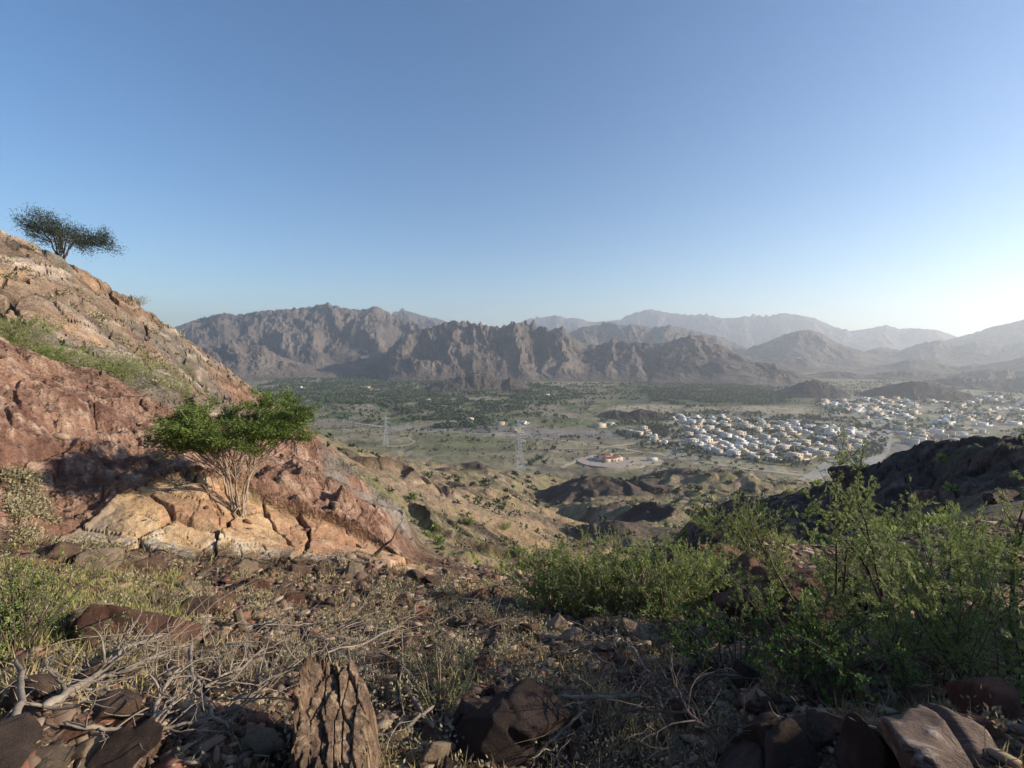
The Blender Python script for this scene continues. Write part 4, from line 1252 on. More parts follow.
def splinter(px, py, r0, H, ra, rb, rz, label, seed):
    """a weathered upright block split into long vertical splinters"""
    p = Vector(at_r(px, py, r0)); p.z = float(gz(p.x, p.y))
    nt_h, ns, ntop = 260, 70, 34
    th = np.linspace(0, 2 * math.pi, nt_h, endpoint=False)
    def top(x, y):
        f1, f2, cid = voro(x / .035 + seed, y / .19, seed)
        g1, g2, c2 = voro(x / .11 + seed, y / .26, seed + 1)
        return H * (.80 + .09 * (cid - .5) + .13 * (c2 - .5) - .20 * (x / ra) + .10 * (y / rb)) - .02 * (1 - sstep(0, .12, f2 - f1))
    sq = (np.abs(np.cos(th)) ** 4 + np.abs(np.sin(th)) ** 4) ** -.25
    f1, f2, cid = voro(th * 5.2, th * 0 + seed, seed + 2); e1, e2, cb = voro(th * 17, th * 0 + 3, seed + 4)
    base = sq * (1 + .13 * (cid - .5) + .07 * (cb - .5) - .05 * (1 - sstep(0, .2, f2 - f1)))
    bx = base * ra * np.cos(th); by = base * rb * np.sin(th)
    zt = top(bx, by)
    V = []
    for k in range(ns):
        t = k / (ns - 1); z = -.15 + (zt + .15) * t
        n = fbm(th * 9, z * 5 + seed, seed + 5, 4); n2 = fbm(th * 3, z * 14, seed + 6, 4)
        s_ = 1 + .06 * n + .05 * n2 - .10 * t ** 3 + .10 * (1 - t) - .10 * (1 - sstep(0, .06, np.abs(perlin(th * 7, z * 2.2, seed + 8)))) * .6
        V.append(np.stack([bx * s_, by * s_, z], -1))
    e = V[-1]
    for k in range(1, ntop):
        t = 1 - k / ntop; x = e[:, 0] * t; y = e[:, 1] * t
        V.append(np.stack([x, y, top(x, y) + .012 * fbm(x * 40, y * 40, seed, 3)], -1))
    V.append(np.array([[0, 0, float(top(np.zeros(1), np.zeros(1))[0])]]))
    n_r = ns + ntop - 1
    i = np.arange(n_r - 1)[:, None] * nt_h; j = np.arange(nt_h)[None]; jn = (j + 1) % nt_h
    m = MB(); vv_ = np.concatenate(V)
    m.add(vv_, np.stack([i + j, i + jn, i + nt_h + jn, i + nt_h + j], -1).reshape(-1, 4))
    L = (n_r - 1) * nt_h; a = np.arange(nt_h)
    m.f3.append(np.stack([L + a, L + (a + 1) % nt_h, np.full(nt_h, n_r * nt_h)], -1))
    o = m.build('boulder', M_split)
    o.location = (p.x, p.y, p.z); o.rotation_euler = (.06, -.05, rz)
    tag(o, label, 'rock')
splinter(341, 768, 1.74, .40, .122, .22, .25, 'upright splintered brown rock with pale fibrous streaks at the bottom edge of the view', 5)
stone('rock_slab', 118, 640, .95, .34, .55, 12, 'r', 'flat reddish brown slab lying in the yellow grass at the left', rz=-.1, tilt=(.12, .05), sub=5, cuts=8)
stone('rock', 242, 630, .15, .34, .13, 23, 'p', 'narrow pale upright stone leaning beside a dark hollow', tilt=(0, -.1), rz=.2)
stone('rock', 205, 612, .46, .26, .30, 31, 'n', 'rounded brown rock behind the narrow upright stone', rz=.5)
stone('rock', 276, 596, .5, .10, .35, 35, 'n', 'thin flat grey-brown slab near the foot of the orange ledge', rz=.1)
stone('rock', 284, 662, .14, .11, .12, 41, 'p', 'small bright orange-tan stone above the splintered rock', rz=.2)
stone('rock', 378, 668, .34, .26, .16, 44, 'n', 'tan tilted slab with a straight edge left of the small green plant', rz=.5, tilt=(.5, .3), cuts=8)
stone('rock', 402, 650, .13, .22, .10, 46, 'p', 'small tan standing flake touching the tilted slab', rz=.2, tilt=(.1, .2))
stone('rock', 327, 660, .30, .16, .2, 48, 'd', 'dark flat rock in shadow between two dry shrubs', rz=.7)
stone('boulder', 505, 748, .62, .24, .36, 52, 'd', 'large dark shaded slab at the bottom between the splintered rock and the twigs', rz=.35, tilt=(.25, -.3), sub=5, cuts=5, rough=.18, big=.2)
stone('rock', 470, 722, .28, .24, .22, 54, 'd', 'dark angular block leaning on the large shaded slab', rz=.9, tilt=(.2, .3))
stone('rock', 395, 745, .16, .14, .13, 56, 'n', 'small brown stone right of the splintered rock', rz=.2)
stone('rock', 434, 762, .2, .14, .15, 58, 'p', 'pale brown stone at the bottom edge under the shaded slab', rz=.7)
for i, (x, y, w, h, mt, lb) in enumerate((
    (531, 634, .26, .16, 'n', 'squat tan block at the left end of the bright stone cluster'),
    (549, 630, .14, .26, 'p', 'tallest pale standing flake of the bright stone cluster'),
    (560, 632, .20, .22, 'p', 'pale wedge stone just right of the tallest flake'),
    (574, 640, .24, .10, 'p', 'long pale stone pointing right beside the stone cluster'),
    (597, 632, .17, .12, 'p', 'square cream stone under the front edge of the green bush'),
    (602, 650, .18, .09, 'p', 'pale ribbed stone just below the square cream stone'),
    (632, 636, .36, .14, 'p', 'wide whitish slab under the green bush'),
    (626, 668, .13, .11, 'n', 'small tan stone on the reddish bare patch'),
    (714, 640, .17, .15, 'r', 'reddish block among the bright green leaves'),
    (460, 708, .15, .10, 'r', 'small flat red-brown stone beside a pale stick'),
    (690, 690, .16, .11, 'n', 'brown stone at the edge of the dark twig pile'),
    (848, 700, .30, .26, 'n', 'grey-brown boulder below the feathery branches'),
    (898, 672, .36, .16, 'n', 'flat ledge stone under the feathery branches'),
    (996, 716, .26, .16, 'r', 'reddish angular boulder near the right edge'),
    (975, 735, .15, .09, 'r', 'small reddish stone in front of the angular boulder'),
    (30, 700, .20, .12, 'n', 'brown stone near the left end of the pale dead branch'),
    (14, 742, .26, .14, 'd', 'dark slab in the lower left corner'),
    (118, 716, .26, .10, 'n', 'flat tan stone lying under the dead branches'),
    (86, 756, .2, .1, 'p', 'pale flat stone in front of the dead branches'))):
    stone('rock', x, y, w, h, w * .75, 200 + i * 3, mt, lb, rz=i * 1.3, tilt=(.1 * (i % 3), .12 * (i % 2)), cuts=9)
stone('boulder', 785, 800, .70, .50, .45, 71, 'd', 'big dark rounded boulder at the bottom edge left of the streaked one', rz=.2, sub=5, sink=.2, r=1.85, rough=.2, big=.2)
stone('boulder', 866, 800, .28, .40, .28, 75, 'd', 'dark cracked boulder wedged between the two biggest bottom boulders', rz=.8, sub=5, rough=.2, big=.2, sink=.2, r=1.85)
stone('boulder', 942, 815, .44, .30, .36, 78, M_streak, 'grey-white streaked boulder at the bottom right', rz=-.35, tilt=(0, .35), sub=5, sink=.15, r=1.8, rough=.2, big=.25)
stone('boulder', 790, 622, 1.5, .95, 1.1, 83, 'r', 'large red-brown outcrop boulder behind the bright green plant', rz=.3, sub=5, sink=.3, cuts=14)
stone('boulder', 850, 600, 1.2, .8, .9, 85, 'd', 'dark brown boulder half hidden by the feathery bush', rz=.9, sub=5, sink=.3, cuts=14)
stone('boulder', 730, 572, 1.3, .55, .7, 87, 'r', 'sunlit reddish crest rock behind the green bush', rz=-.5, tilt=(.1, .25), sub=5, cuts=10)
stone('boulder', 752, 596, .7, .4, .5, 89, 'r', 'broken reddish block below the sunlit crest rock', rz=.5, sub=5, cuts=10)
stone('boulder', 925, 500, 3.0, 1.4, 1.6, 92, 'r', 'reddish boulder on the dark slope behind the feathery bush', rz=.5, sub=5, sink=.4)
stone('boulder', 1000, 500, 2.4, 1.0, 1.6, 93, 'd', 'dark boulder on the slope at the right edge', rz=.5, sub=5, sink=.4)
stone('boulder', 845, 478, 3.4, 2.2, 3.0, 94, 'd', 'dark knob standing on the skyline of the right slope', rz=.5, sub=5, sink=.35)
stone('boulder', 2, 226, 3.2, 2.0, 2.6, 96, 'r', 'rounded brown boulder perched on the skyline at the left edge', rz=.5, sub=5, sink=.1)
for i, (x, y, w, h) in enumerate(((58, 560, .5, .3), (100, 566, .6, .35), (150, 566, .45, .25), (214, 574, .4, .2), (300, 572, .45, .22), (352, 574, .5, .28), (415, 580, .4, .24))):
    stone('rock', x, y, w, h, w * .8, 300 + i, 'p' if i % 2 else 'n', ['pale block fallen at the left foot of the orange ledge', 'wide block under the left half of the orange ledge', 'pale block under the first long crack of the ledge', 'brown block below the tree at the ledge foot', 'pale block right of the tree at the ledge foot', 'tan block under the grey slab outcrop', 'brown block at the right end of the ledge foot'][i], rz=i)

# the many loose stones: ten shapes, each stone its own object
SP = []
for k in range(10):
    v, f = rock_shape(600 + k, 4, (1, .55 + .06 * (k % 4), .20 + .08 * (k % 5)), 7, .14, .15)
    SP.append((v, f))
spm = {}
def loose(i, x, y, s, mt, group, label):
    k = i % 10
    if (k, mt) not in spm:
        o = mesh_obj('stone', SP[k][0], SP[k][1], STM[mt]); spm[(k, mt)] = o
    else:
        o = spm[(k, mt)].copy(); COL.objects.link(o)
    o.location = (x, y, float(gz(x, y)) + s * .05)
    o.rotation_euler = (rs.uniform(-.5, .5), rs.uniform(-.5, .5), rs.uniform(0, 6.3))
    o.scale = (s, s, s)
    lm = nearest(x, y, SMARK)
    tag(o, ('small' if s < .07 else 'medium-sized' if s < .12 else 'large') + ' ' + label + ' ' + lm, 'stone', group)
azs = rs.uniform(-math.atan(1.04), math.atan(1.04), 900); lrs = rs.uniform(math.log(1.7), math.log(8.6), 900)
clump = fbm(np.sin(azs) * np.exp(lrs) / .9, np.cos(azs) * np.exp(lrs) / .9, 808, 3)
sel = np.nonzero(clump > -.05)[0][:270]
LAB = {'n': 'loose brown stone', 'r': 'loose reddish stone', 'p': 'loose pale stone', 'd': 'loose dark stone'}
SMARK = [(*hit(a, b)[:2], c) for a, b, c in ((100, 700, 'beside the pale dead branches'), (30, 740, 'in the lower left corner'), (118, 640, 'around the flat brown slab'), (205, 610, 'near the narrow upright stone'), (60, 580, 'in the yellow grass by the ledge'), (230, 570, 'at the foot of the orange ledge'), (400, 575, 'near the dark forked snag'),
    (300, 640, 'behind the splintered rock'), (340, 740, 'right beside the splintered rock'), (440, 690, 'near the small green plant'), (460, 620, 'on the open litter in mid-ground'), (500, 740, 'beside the large shaded slab'), (550, 630, 'in the bright stone cluster'), (560, 690, 'on the reddish bare patch'), (640, 640, 'under the green bushes'),
    (660, 730, 'in the dark twig pile'), (760, 680, 'under the bright green plants'), (800, 750, 'by the dark bottom boulders'), (940, 740, 'by the streaked boulder'), (960, 650, 'under the feathery shrubs'), (800, 570, 'by the red-brown outcrop'), (480, 575, 'at the lip of the slope'))]
GRP = {'n': 'loose brown stones', 'r': 'loose reddish stones', 'p': 'loose pale stones', 'd': 'loose dark stones'}
for i, q in enumerate(sel):
    r = math.exp(lrs[q]); x, y = r * math.sin(azs[q]), r * math.cos(azs[q])
    if r > 7.2 and x < -.4: r = 6.9; x, y = r * math.sin(azs[q]), r * math.cos(azs[q])
    mt = 'nrpdnrnp'[int(rs.randint(8))]
    loose(i, x, y, float(rs.uniform(.03, .085) + .026 * r ** .7 * rs.uniform(.3, 1.3) ** 2), mt, GRP[mt], LAB[mt])

def polar(n, r0, r1, a0=-64, a1=64, seed=1):
    r_ = np.random.RandomState(seed)
    a = R(1) * r_.uniform(a0, a1, n); r = np.exp(r_.uniform(math.log(r0), math.log(r1), n))
    return r * np.sin(a), r * np.cos(a), r, r_

# gravel
x, y, r, r_ = polar(34000, 1.3, 16, seed=3)
k = (fbm(x / .7, y / .7, 811, 3) > r_.uniform(-.5, .3, len(x))) & ~((r > 7.0) & (x < -.9) & (r_.uniform(0, 1, len(x)) > .06))
x, y, r = x[k], y[k], r[k]; n = len(x)
v0, f0 = ICO[1]
s = r_.uniform(.004, .015, n) * (1 + .5 * r) * np.clip(np.exp(r_.normal(0, .45, n)), .4, 1.5)
an = r_.uniform(0, 6.3, n)
J = v0[None] * r_.uniform(.45, 1.45, (n, 12, 1)) * np.stack([s * 1.2, s * r_.uniform(.35, .85, n), s * r_.uniform(.15, .5, n)], -1)[:, None, :]
ca, sa = np.cos(an)[:, None], np.sin(an)[:, None]
V = np.stack([J[..., 0] * ca - J[..., 1] * sa + x[:, None], J[..., 0] * sa + J[..., 1] * ca + y[:, None], J[..., 2] + gz(x, y)[:, None] + s[:, None] * .15], -1)
pal = np.array([[.19, .13, .09], [.30, .22, .155], [.20, .095, .068], [.09, .062, .05], [.30, .23, .165], [.14, .10, .078]])
colr = pal[r_.randint(0, 6, n)] * r_.uniform(.75, 1.2, (n, 1))
m = MB(); m.add(V.reshape(-1, 3), (f0[None] + 12 * np.arange(n)[:, None, None]).reshape(-1, 3), np.repeat(colr, 12, axis=0))
mat_grav = vc_mat('gravel_stone', [(30, .5)], [], .92, .15)
tag(m.build('gravel', mat_grav), kind='stuff')

# ------------------------------------------------------------------ dry grass, herbs
def tufts(name, n, r0, r1, mat, hmin, hmax, nb, wd, seed, spread, keep, a0=-64, a1=64, lean=.45):
    x, y, r, r_ = polar(n, r0, r1, a0, a1, seed)
    k = keep(x, y, r, r_); x, y, r = x[k], y[k], r[k]; n = len(x)
    h = r_.uniform(hmin, hmax, n)
    X = np.repeat(x, nb) + r_.normal(size=n * nb) * np.repeat(h, nb) * spread
    Y = np.repeat(y, nb) + r_.normal(size=n * nb) * np.repeat(h, nb) * spread
    P = np.stack([X, Y, gz(X, Y) - .01], -1)
    D = r_.normal(size=(n * nb, 3)) * [lean, lean, .15] + [0, 0, 1]
    m = MB(); L = np.repeat(h, nb) * r_.uniform(.5, 1.1, n * nb)
    leaf_quads(m, P, D, L, wd * (1 + .25 * np.repeat(r, nb)), r_)
    o = m.build(name, mat); tag(o, kind='stuff'); return o
gn = lambda x, y, s: fbm(x / .8, y / .8, s, 3)
tufts('dry_grass', 6800, 1.6, 8.2, M_grass, .03, .12, 11, .003, 31, .4, lambda x, y, r, q: gn(x, y, 821) > q.uniform(-.25, .4, len(x)))
tufts('dry_grass', 500, 5.0, 7.3, M_grass, .05, .13, 12, .003, 32, .5, lambda x, y, r, q: gn(x, y, 822) > q.uniform(-.3, .2, len(x)), -47, 0)
tufts('green_grass', 700, 3.4, 6.6, M_grassg, .06, .16, 14, .003, 33, .45, lambda x, y, r, q: gn(x, y, 823) > q.uniform(-.4, .2, len(x)), -47, -34)
tufts('dry_grass', 2600, 9, 60, M_grassg, .10, .3, 9, .005, 34, .5, lambda x, y, r, q: gn(x / 4, y / 4, 824) > q.uniform(-.2, .3, len(x)), -2, 30)

def herbs(name, n, r0, r1, mat, size, nl, seed, keep, a0=-64, a1=64, leaf=.012, stems=True):
    x, y, r, r_ = polar(n, r0, r1, a0, a1, seed)
    k = keep(x, y, r, r_); x, y, r = x[k], y[k], r[k]; n = len(x)
    h = r_.uniform(size * .5, size, n)
    m = MB()
    u = r_.normal(size=(n, nl, 3)); u[..., 2] = np.abs(u[..., 2]); u /= np.linalg.norm(u, axis=2)[..., None]
    P = np.stack([x, y, gz(x, y)], -1)[:, None, :] + u * (h[:, None, None] * np.array([.8, .8, 1.0]) * r_.uniform(.3, 1, (n, nl, 1)))
    D = u * .7 + r_.normal(size=u.shape) * .5
    lf = np.repeat(leaf * (1 + .22 * r), nl)
    leaf_quads(m, P.reshape(-1, 3), D.reshape(-1, 3), lf * 1.6, lf * .8, r_)
    o = m.build(name, mat); tag(o, kind='stuff'); return o
herbs('dry_herbs', 1050, 1.7, 8, M_herb, .11, 40, 41, lambda x, y, r, q: gn(x + 9, y, 831) > q.uniform(-.25, .35, len(x)), leaf=.008)
herbs('dry_herbs', 200, 2.2, 7, M_herb, .18, 170, 42, lambda x, y, r, q: gn(x + 3, y, 832) > q.uniform(-.1, .3, len(x)), -47, 4, leaf=.008)
herbs('scrub', 700, 16, 70, M_bush, .45, 40, 43, lambda x, y, r, q: fbm(x / 7, y / 7, 833, 2) > q.uniform(-.2, .4, len(x)), -16, 42, leaf=.02)
herbs('scrub', 1300, 60, 520, M_vtree, 1.3, 22, 44, lambda x, y, r, q: fbm(x / 40, y / 40, 834, 2) > q.uniform(-.3, .3, len(x)), -24, 42, leaf=.02)
herbs('dry_herbs', 130, 7.1, 8.8, M_herb, .2, 120, 45, lambda x, y, r, q: fbm(x / 1.4, y / 1.4, 835, 2) > -.1, -46, -40, leaf=.008)
herbs('scrub', 420, 18, 60, M_herb, .4, 40, 46, lambda x, y, r, q: fbm(x / 7, y / 7, 836, 2) > q.uniform(-.1, .4, len(x)), -46, -26, leaf=.012)

# ------------------------------------------------------------------ dead wood
def stick(pix, r0, r1, lift, label, seed, forks=6, fl=.25, mat=M_dead, group=None, name='dead_branch'):
    """a dead branch lying over the ground along picture points, with its side twigs"""
    rr = np.random.RandomState(seed)
    P = [np.array(hit(a, b, 1.0)) + [0, 0, l] for (a, b), l in zip(pix, lift)]
    P = np.array(P); n = 22
    t = np.linspace(0, 1, len(P)); q = np.linspace(0, 1, n)
    C_ = np.stack([np.interp(q, t, P[:, i]) for i in range(3)], -1)
    L = np.linalg.norm(np.diff(C_, axis=0), axis=1).sum()
    C_ += np.cumsum(rr.normal(size=(n, 3)) * L * .006, axis=0)
    m = MB(); rad = np.linspace(r0, r1, n) * (1 + .06 * rr.normal(size=n)); rad[0] *= .25; rad[-1] *= .3
    tube(m, C_, rad, 7)
    o = m.build(name, mat, None, True); tag(o, label, 'branch', group)
    tm = MB()
    for j in range(forks):
        tm = MB()
        i = rr.randint(3, n - 1); d = (C_[i] - C_[i - 1]) / np.linalg.norm(C_[i] - C_[i - 1]) + rr.normal(size=3) * .6
        w = wander(C_[i], d, fl * rr.uniform(.5, 1.3), 8, .22, 0, rr)
        tube(tm, w, np.linspace(rad[i] * .55, .0012, 9), 5)
        for _ in range(2):
            j2 = rr.randint(3, 8); tube(tm, wander(w[j2], w[j2] - w[j2 - 1] + rr.normal(size=3) * .02, fl * .4, 5, .3, 0, rr), np.linspace(rad[i] * .25, .0008, 6), 4)
        tm.build('twig', mat, o, True)
    return o
stick([(39, 716), (70, 704), (100, 691), (127, 674), (165, 666)], .016, .006, (.03, .07, .10, .12, .14), 'longest pale dead branch arching over the left foreground', 1, 8, .17)
stick([(62, 708), (108, 694), (141, 688), (172, 677)], .013, .005, (.05, .09, .10, .12), 'pale dead branch lying just below the longest one', 2, 7, .17)
stick([(126, 770), (152, 744), (162, 720), (188, 687)], .014, .006, (.02, .06, .08, .12), 'thick grey dead branch slanting up from the bottom edge', 3, 8)
stick([(192, 662), (190, 700), (201, 722), (222, 738)], .009, .007, (.16, .10, .07, .03), 'dark curved dead branch hooked at the foot of the pile', 4, 7, mat=M_dead)
stick([(60, 735), (110, 748), (170, 745), (215, 735)], .008, .004, (.03, .05, .05, .05), 'thin dead branch lying flat in front of the pile', 5, 7)
stick([(205, 700), (240, 690), (262, 672), (290, 668)], .008, .004, (.05, .08, .10, .12), 'thin grey dead branch pointing right towards the orange-tan stone', 6, 8)
stick([(16, 690), (27, 700), (30, 716), (20, 738)], .006, .013, (.12, .10, .05, .01), 'short pale stump of wood standing at the left edge', 7, 2)
stick([(225, 632), (258, 636), (300, 634), (330, 628)], .007, .003, (.06, .06, .06, .05), 'slender pale stick lying across the brown litter behind', 8, 5)
stick([(352, 740), (330, 730), (400, 690), (408, 735)], .004, .004, (.1, .3, .32, .05), 'thin bent dark twig arching above the splintered rock', 9, 5, .15)
stick([(405, 700), (420, 722), (432, 738)], .010, .008, (.07, .05, .03), 'short white stick below the small green plant', 10, 1, .1)
stick([(398, 745), (420, 728), (436, 720)], .009, .006, (.03, .05, .06), 'pale split stick between the splintered rock and the shaded slab', 11, 1, .1)
stick([(560, 706), (600, 712), (640, 706), (664, 712)], .012, .006, (.05, .07, .07, .05), 'pale thick stick lying in the dark twig pile', 12, 8)
stick([(586, 728), (560, 745), (530, 766)], .008, .004, (.08, .05, .02), 'grey twig branch at the bottom centre', 13, 6)
stick([(612, 640), (624, 660), (650, 690), (668, 720)], .007, .005, (.10, .12, .1, .05), 'curved brown branch rising from the twig pile', 14, 8)
stick([(560, 662), (590, 664), (612, 672), (622, 690)], .007, .004, (.06, .09, .08, .03), 'brown hooked branch on the reddish bare patch', 15, 5)
stick([(700, 730), (660, 712), (640, 690), (600, 684)], .008, .003, (.08, .12, .10, .06), 'forked grey branch spreading through the dark twig pile', 16, 9, .3, mat=M_bark2)
stick([(720, 768), (690, 745), (640, 738), (600, 742)], .008, .003, (.08, .12, .10, .06), 'many-twigged grey branch at the front of the dark twig pile', 17, 11, .3, mat=M_bark2)
stick([(742, 700), (700, 704), (660, 728), (630, 760)], .008, .003, (.1, .12, .10, .06), 'dark many-twigged branch crossing the pile under the green leaves', 18, 11, .3, mat=M_bark2)
# the forked dead snag on the ledge end
p = hit(372, 556, 5)
root = empty('dead_snag', (p.x, p.y, p.z - .03))
m = MB(); w = wander((0, 0, 0), (.75, .1, .55), .42, 9, .10, .02); tube(m, w, np.linspace(.035, .012, 10), 7); m.build('stem', M_bark2, root, True)
m = MB(); tube(m, wander(w[-1], (.8, 0, .8), .42, 8, .12, 0), np.linspace(.012, .003, 9), 5); m.build('branch', M_bark2, root, True)
m = MB(); tube(m, wander(w[6], (-.1, 0, 1), .16, 6, .12, 0), np.linspace(.012, .005, 7), 5); m.build('branch', M_bark2, root, True)
tag(root, 'dark forked dead snag at the right end of the rock ledge', 'dead branch')

def litter(n, r0, r1, a0, a1, L0, L1, rad, seed, lift, name='twig_litter', mat=M_dead):
    x, y, r, rr = polar(n, r0, r1, a0, a1, seed)
    m = MB(); z = gz(x, y)
    k = gn(x + 5, y, seed) > rr.uniform(-.4, .2, n)
    for i in np.nonzero(k)[0]:
        d = np.array([rr.normal(), rr.normal(), rr.normal() * .25])
        tube(m, wander((x[i], y[i], z[i] + rr.uniform(0, lift)), d, rr.uniform(L0, L1), 6, .16, 0, rr), np.linspace(rad, rad * .3, 7) * (1 + .1 * r[i]), 4)
    o = m.build(name, mat, None, True); tag(o, kind='stuff')
litter(400, 2.0, 3.6, -40, -16, .1, .45, .0028, 51, .16)
litter(330, 1.7, 2.9, 4, 32, .1, .4, .0018, 52, .14, mat=M_bark2)
litter(650, 1.8, 7, -47, 47, .08, .3, .0026, 53, .05)
litter(200, 3.2, 5.5, -20, 2, .15, .5, .0022, 54, .15)
# ------------------------------------------------------------------ trees and shrubs
def cone_dir(rr, lo, hi):
    a = rr.uniform(0, 6.283); e = rr.uniform(lo, hi)
    return np.array([math.cos(a) * math.cos(e), math.sin(a) * math.cos(e), math.sin(e)])

def acacia(px, py, label, seed, W, H, leafmat, barkmat, nmain=9, nsub=4, ntip=4, leafn=230, pad=.12, lf=.028, thick=.03, tilt=(0, 0), base_r=.035, r=None, low=.0, dens=1.0, off=(0, 0), name='acacia_tree', cat='tree'):
    rr = np.random.RandomState(seed)
    p = hit(px, py, 3) if r is None else Vector(at_r(px, py, r))
    root = empty(name, (p.x, p.y, p.z - .05 * H))
    tr = MB(); br = MB(); lv = MB()
    tips = []
    for i in range(nmain):
        a = i * 6.283 / nmain + rr.uniform(-.3, .3); q = rr.uniform(.25, .62)
        m1 = np.array([math.cos(a) * W * .5 * q * .56 + off[0] * .4, math.sin(a) * W * .5 * q * .56 + off[1] * .4, H * rr.uniform(.38, .55)])
        n = 9; t = np.linspace(0, 1, n)[:, None]
        c = np.array([m1[0] * .25, m1[1] * .25, m1[2] * .45])
        P = (1 - t) ** 2 * np.array([math.cos(a) * .03 * H, math.sin(a) * .03 * H, 0]) + 2 * t * (1 - t) * c + t ** 2 * m1
        P[1:-1] += rr.normal(size=(n - 2, 3)) * H * .008
        tube(tr, P, np.linspace(base_r, base_r * .55, n), 6)
        for j in range(nsub):
            a2 = a + rr.uniform(-.75, .75); q2 = rr.uniform(.35, 1.0) ** .7
            m2 = np.array([math.cos(a2) * W * .5 * q2 * .78 + off[0] * .8, math.sin(a2) * W * .5 * q2 * .78 + off[1] * .8, 0])
            m2[2] = H * (rr.uniform(.78, .88) - low * q2 * rr.uniform(.2, 1)) + tilt[0] * m2[0] + tilt[1] * m2[1]
            n = 8; t = np.linspace(0, 1, n)[:, None]
            s0 = P[-1 - rr.randint(0, 3)]
            c = (s0 + m2) / 2 + np.array([0, 0, -.04 * H]) + rr.normal(size=3) * .02 * H
            Q = (1 - t) ** 2 * s0 + 2 * t * (1 - t) * c + t ** 2 * m2
            tube(br, Q, np.linspace(base_r * .5, base_r * .22, n), 5)
            for k in range(ntip):
                d = np.array([m2[0], m2[1], 0]); d = d / (np.linalg.norm(d) + 1e-6) * rr.uniform(.1, 1) + np.array([rr.normal() * .7, rr.normal() * .7, rr.uniform(.0, .25)])
                L = W * .5 * rr.uniform(.14, .32)
                T = wander(Q[-1 - rr.randint(0, 3)], d, L, 6, .15, .04, rr)
                tube(br, T, np.linspace(base_r * .18, base_r * .05, 7), 4)
                tips.append(T)
    for T in tips:
        if rr.uniform() > dens: continue
        n = int(leafn * rr.uniform(.6, 1.3))
        i = rr.uniform(1, 6, n); b = T[np.floor(i).astype(int)] + (T[np.minimum(np.floor(i).astype(int) + 1, 6)] - T[np.floor(i).astype(int)]) * (i % 1)[:, None]
        P = b + rr.normal(size=(n, 3)) * [pad * W * .5 * .5, pad * W * .5 * .5, thick * H]
        # short leafy shoots point outwards and up
        D = (P - [0, 0, H * .35]) * [1, 1, .4] / W + rr.normal(size=(n, 3)) * .3
        leaf_quads(lv, P, D, lf * rr.uniform(.6, 1.5, n), lf * .26, rr)
    t = tr.build('trunk', barkmat, root, True); br.build('branches', barkmat, root, True)
    cr = lv.build('crown', leafmat, root)
    tag(root, label, cat)
    return root
acacia(238, 520, 'umbrella-shaped green acacia with many pale stems growing from the orange ledge', 14, 2.35, 2.3, M_acacia, M_bark, nmain=12, nsub=6, ntip=4, leafn=185, pad=.065, lf=.045, thick=.011, base_r=.016, low=.30, off=(.05, 0), r=8.25)
acacia(60, 262, 'dark flat-topped acacia silhouetted on the skyline of the left slope', 8, 5.3, 3.7, M_sky_acacia, M_bark2, nmain=9, nsub=4, ntip=4, leafn=95, pad=.10, lf=.13, thick=.06, base_r=.055, tilt=(-.30, 0), off=(.7, 0), r=42.5, low=.6)

def bush(px, py, label, seed, W, H, mat, barkmat, stems=30, side=7, leaves=26, lf=.016, asp=.4, r=None, up=.75, droop=.0, name='shrub', lean=(0, 0), cat='shrub', group=None, pin=False, sr=.004, bare=.15, jit=.35):
    """many thin stems from one foot; leafy side shoots along them"""
    rr = np.random.RandomState(seed)
    p = hit(px, py, 1.3) if r is None else Vector(at_r(px, py, r))
    root = empty(name, (p.x, p.y, p.z - .02))
    sm = MB(); lv = MB(); LP = []; LD = []
    for i in range(stems):
        a = rr.uniform(0, 6.283); q = rr.uniform(0, 1) ** .6
        d = np.array([math.cos(a) * q * W * .5 + lean[0], math.sin(a) * q * W * .5 + lean[1], H * rr.uniform(.7, 1.08) * (1 - .35 * q * q)])
        L = np.linalg.norm(d)
        S = wander((math.cos(a) * q * W * .16, math.sin(a) * q * W * .16, 0), d * [.7, .7, 1.1], L, 12, .07, -droop, rr)
        tube(sm, S, np.linspace(sr * 1.4, sr * .4, 13), 4)
        for j in range(side):
            k = rr.randint(int(12 * bare) + 1, 13)
            dd = (S[k] - S[k - 1]) / (L / 12) + rr.normal(size=3) * .65
            B = wander(S[k], dd, L * rr.uniform(.12, .34), 7, .12, .03 - droop, rr)
            tube(sm, B, np.linspace(sr * .5, sr * .2, 8), 3)
            n = int(leaves * rr.uniform(.6, 1.3))
            t = rr.uniform(0, 7, n); k0 = np.minimum(t.astype(int), 6)
            b = B[k0] + (B[k0 + 1] - B[k0]) * (t % 1)[:, None]
            ax = (B[k0 + 1] - B[k0]); ax /= np.linalg.norm(ax, axis=1)[:, None]
            if pin:     # feathery leaves: little leaflets in two rows along a short midrib
                side_ = np.cross(ax, rr.normal(size=3)); side_ /= np.linalg.norm(side_, axis=1)[:, None]
                side_ *= rr.choice((-1, 1), n)[:, None]
                rib = side_ * .9 + ax * .5 + rr.normal(size=(n, 3)) * .25
                rib /= np.linalg.norm(rib, axis=1)[:, None]
                w_ = np.cross(rib, ax); w_ /= np.maximum(np.linalg.norm(w_, axis=1), 1e-6)[:, None]
                v_ = np.cross(rib, w_)
                for u in range(5):
                    for sg in (-1, 1):
                        LP.append(b + rib * lf * (.35 + .42 * u)); LD.append(v_ * sg + rib * .45)
            else:
                LP.append(b); LD.append(ax * .8 + rr.normal(size=(n, 3)) * .7)
    P = np.concatenate(LP); D = np.concatenate(LD)
    leaf_quads(lv, P, D, lf * rr.uniform(.7, 1.3, len(P)), lf * asp, rr)
    sm.build('stems', barkmat, root, True)
    lv.build('foliage', mat, root)
    tag(root, label, cat, group)
    return root
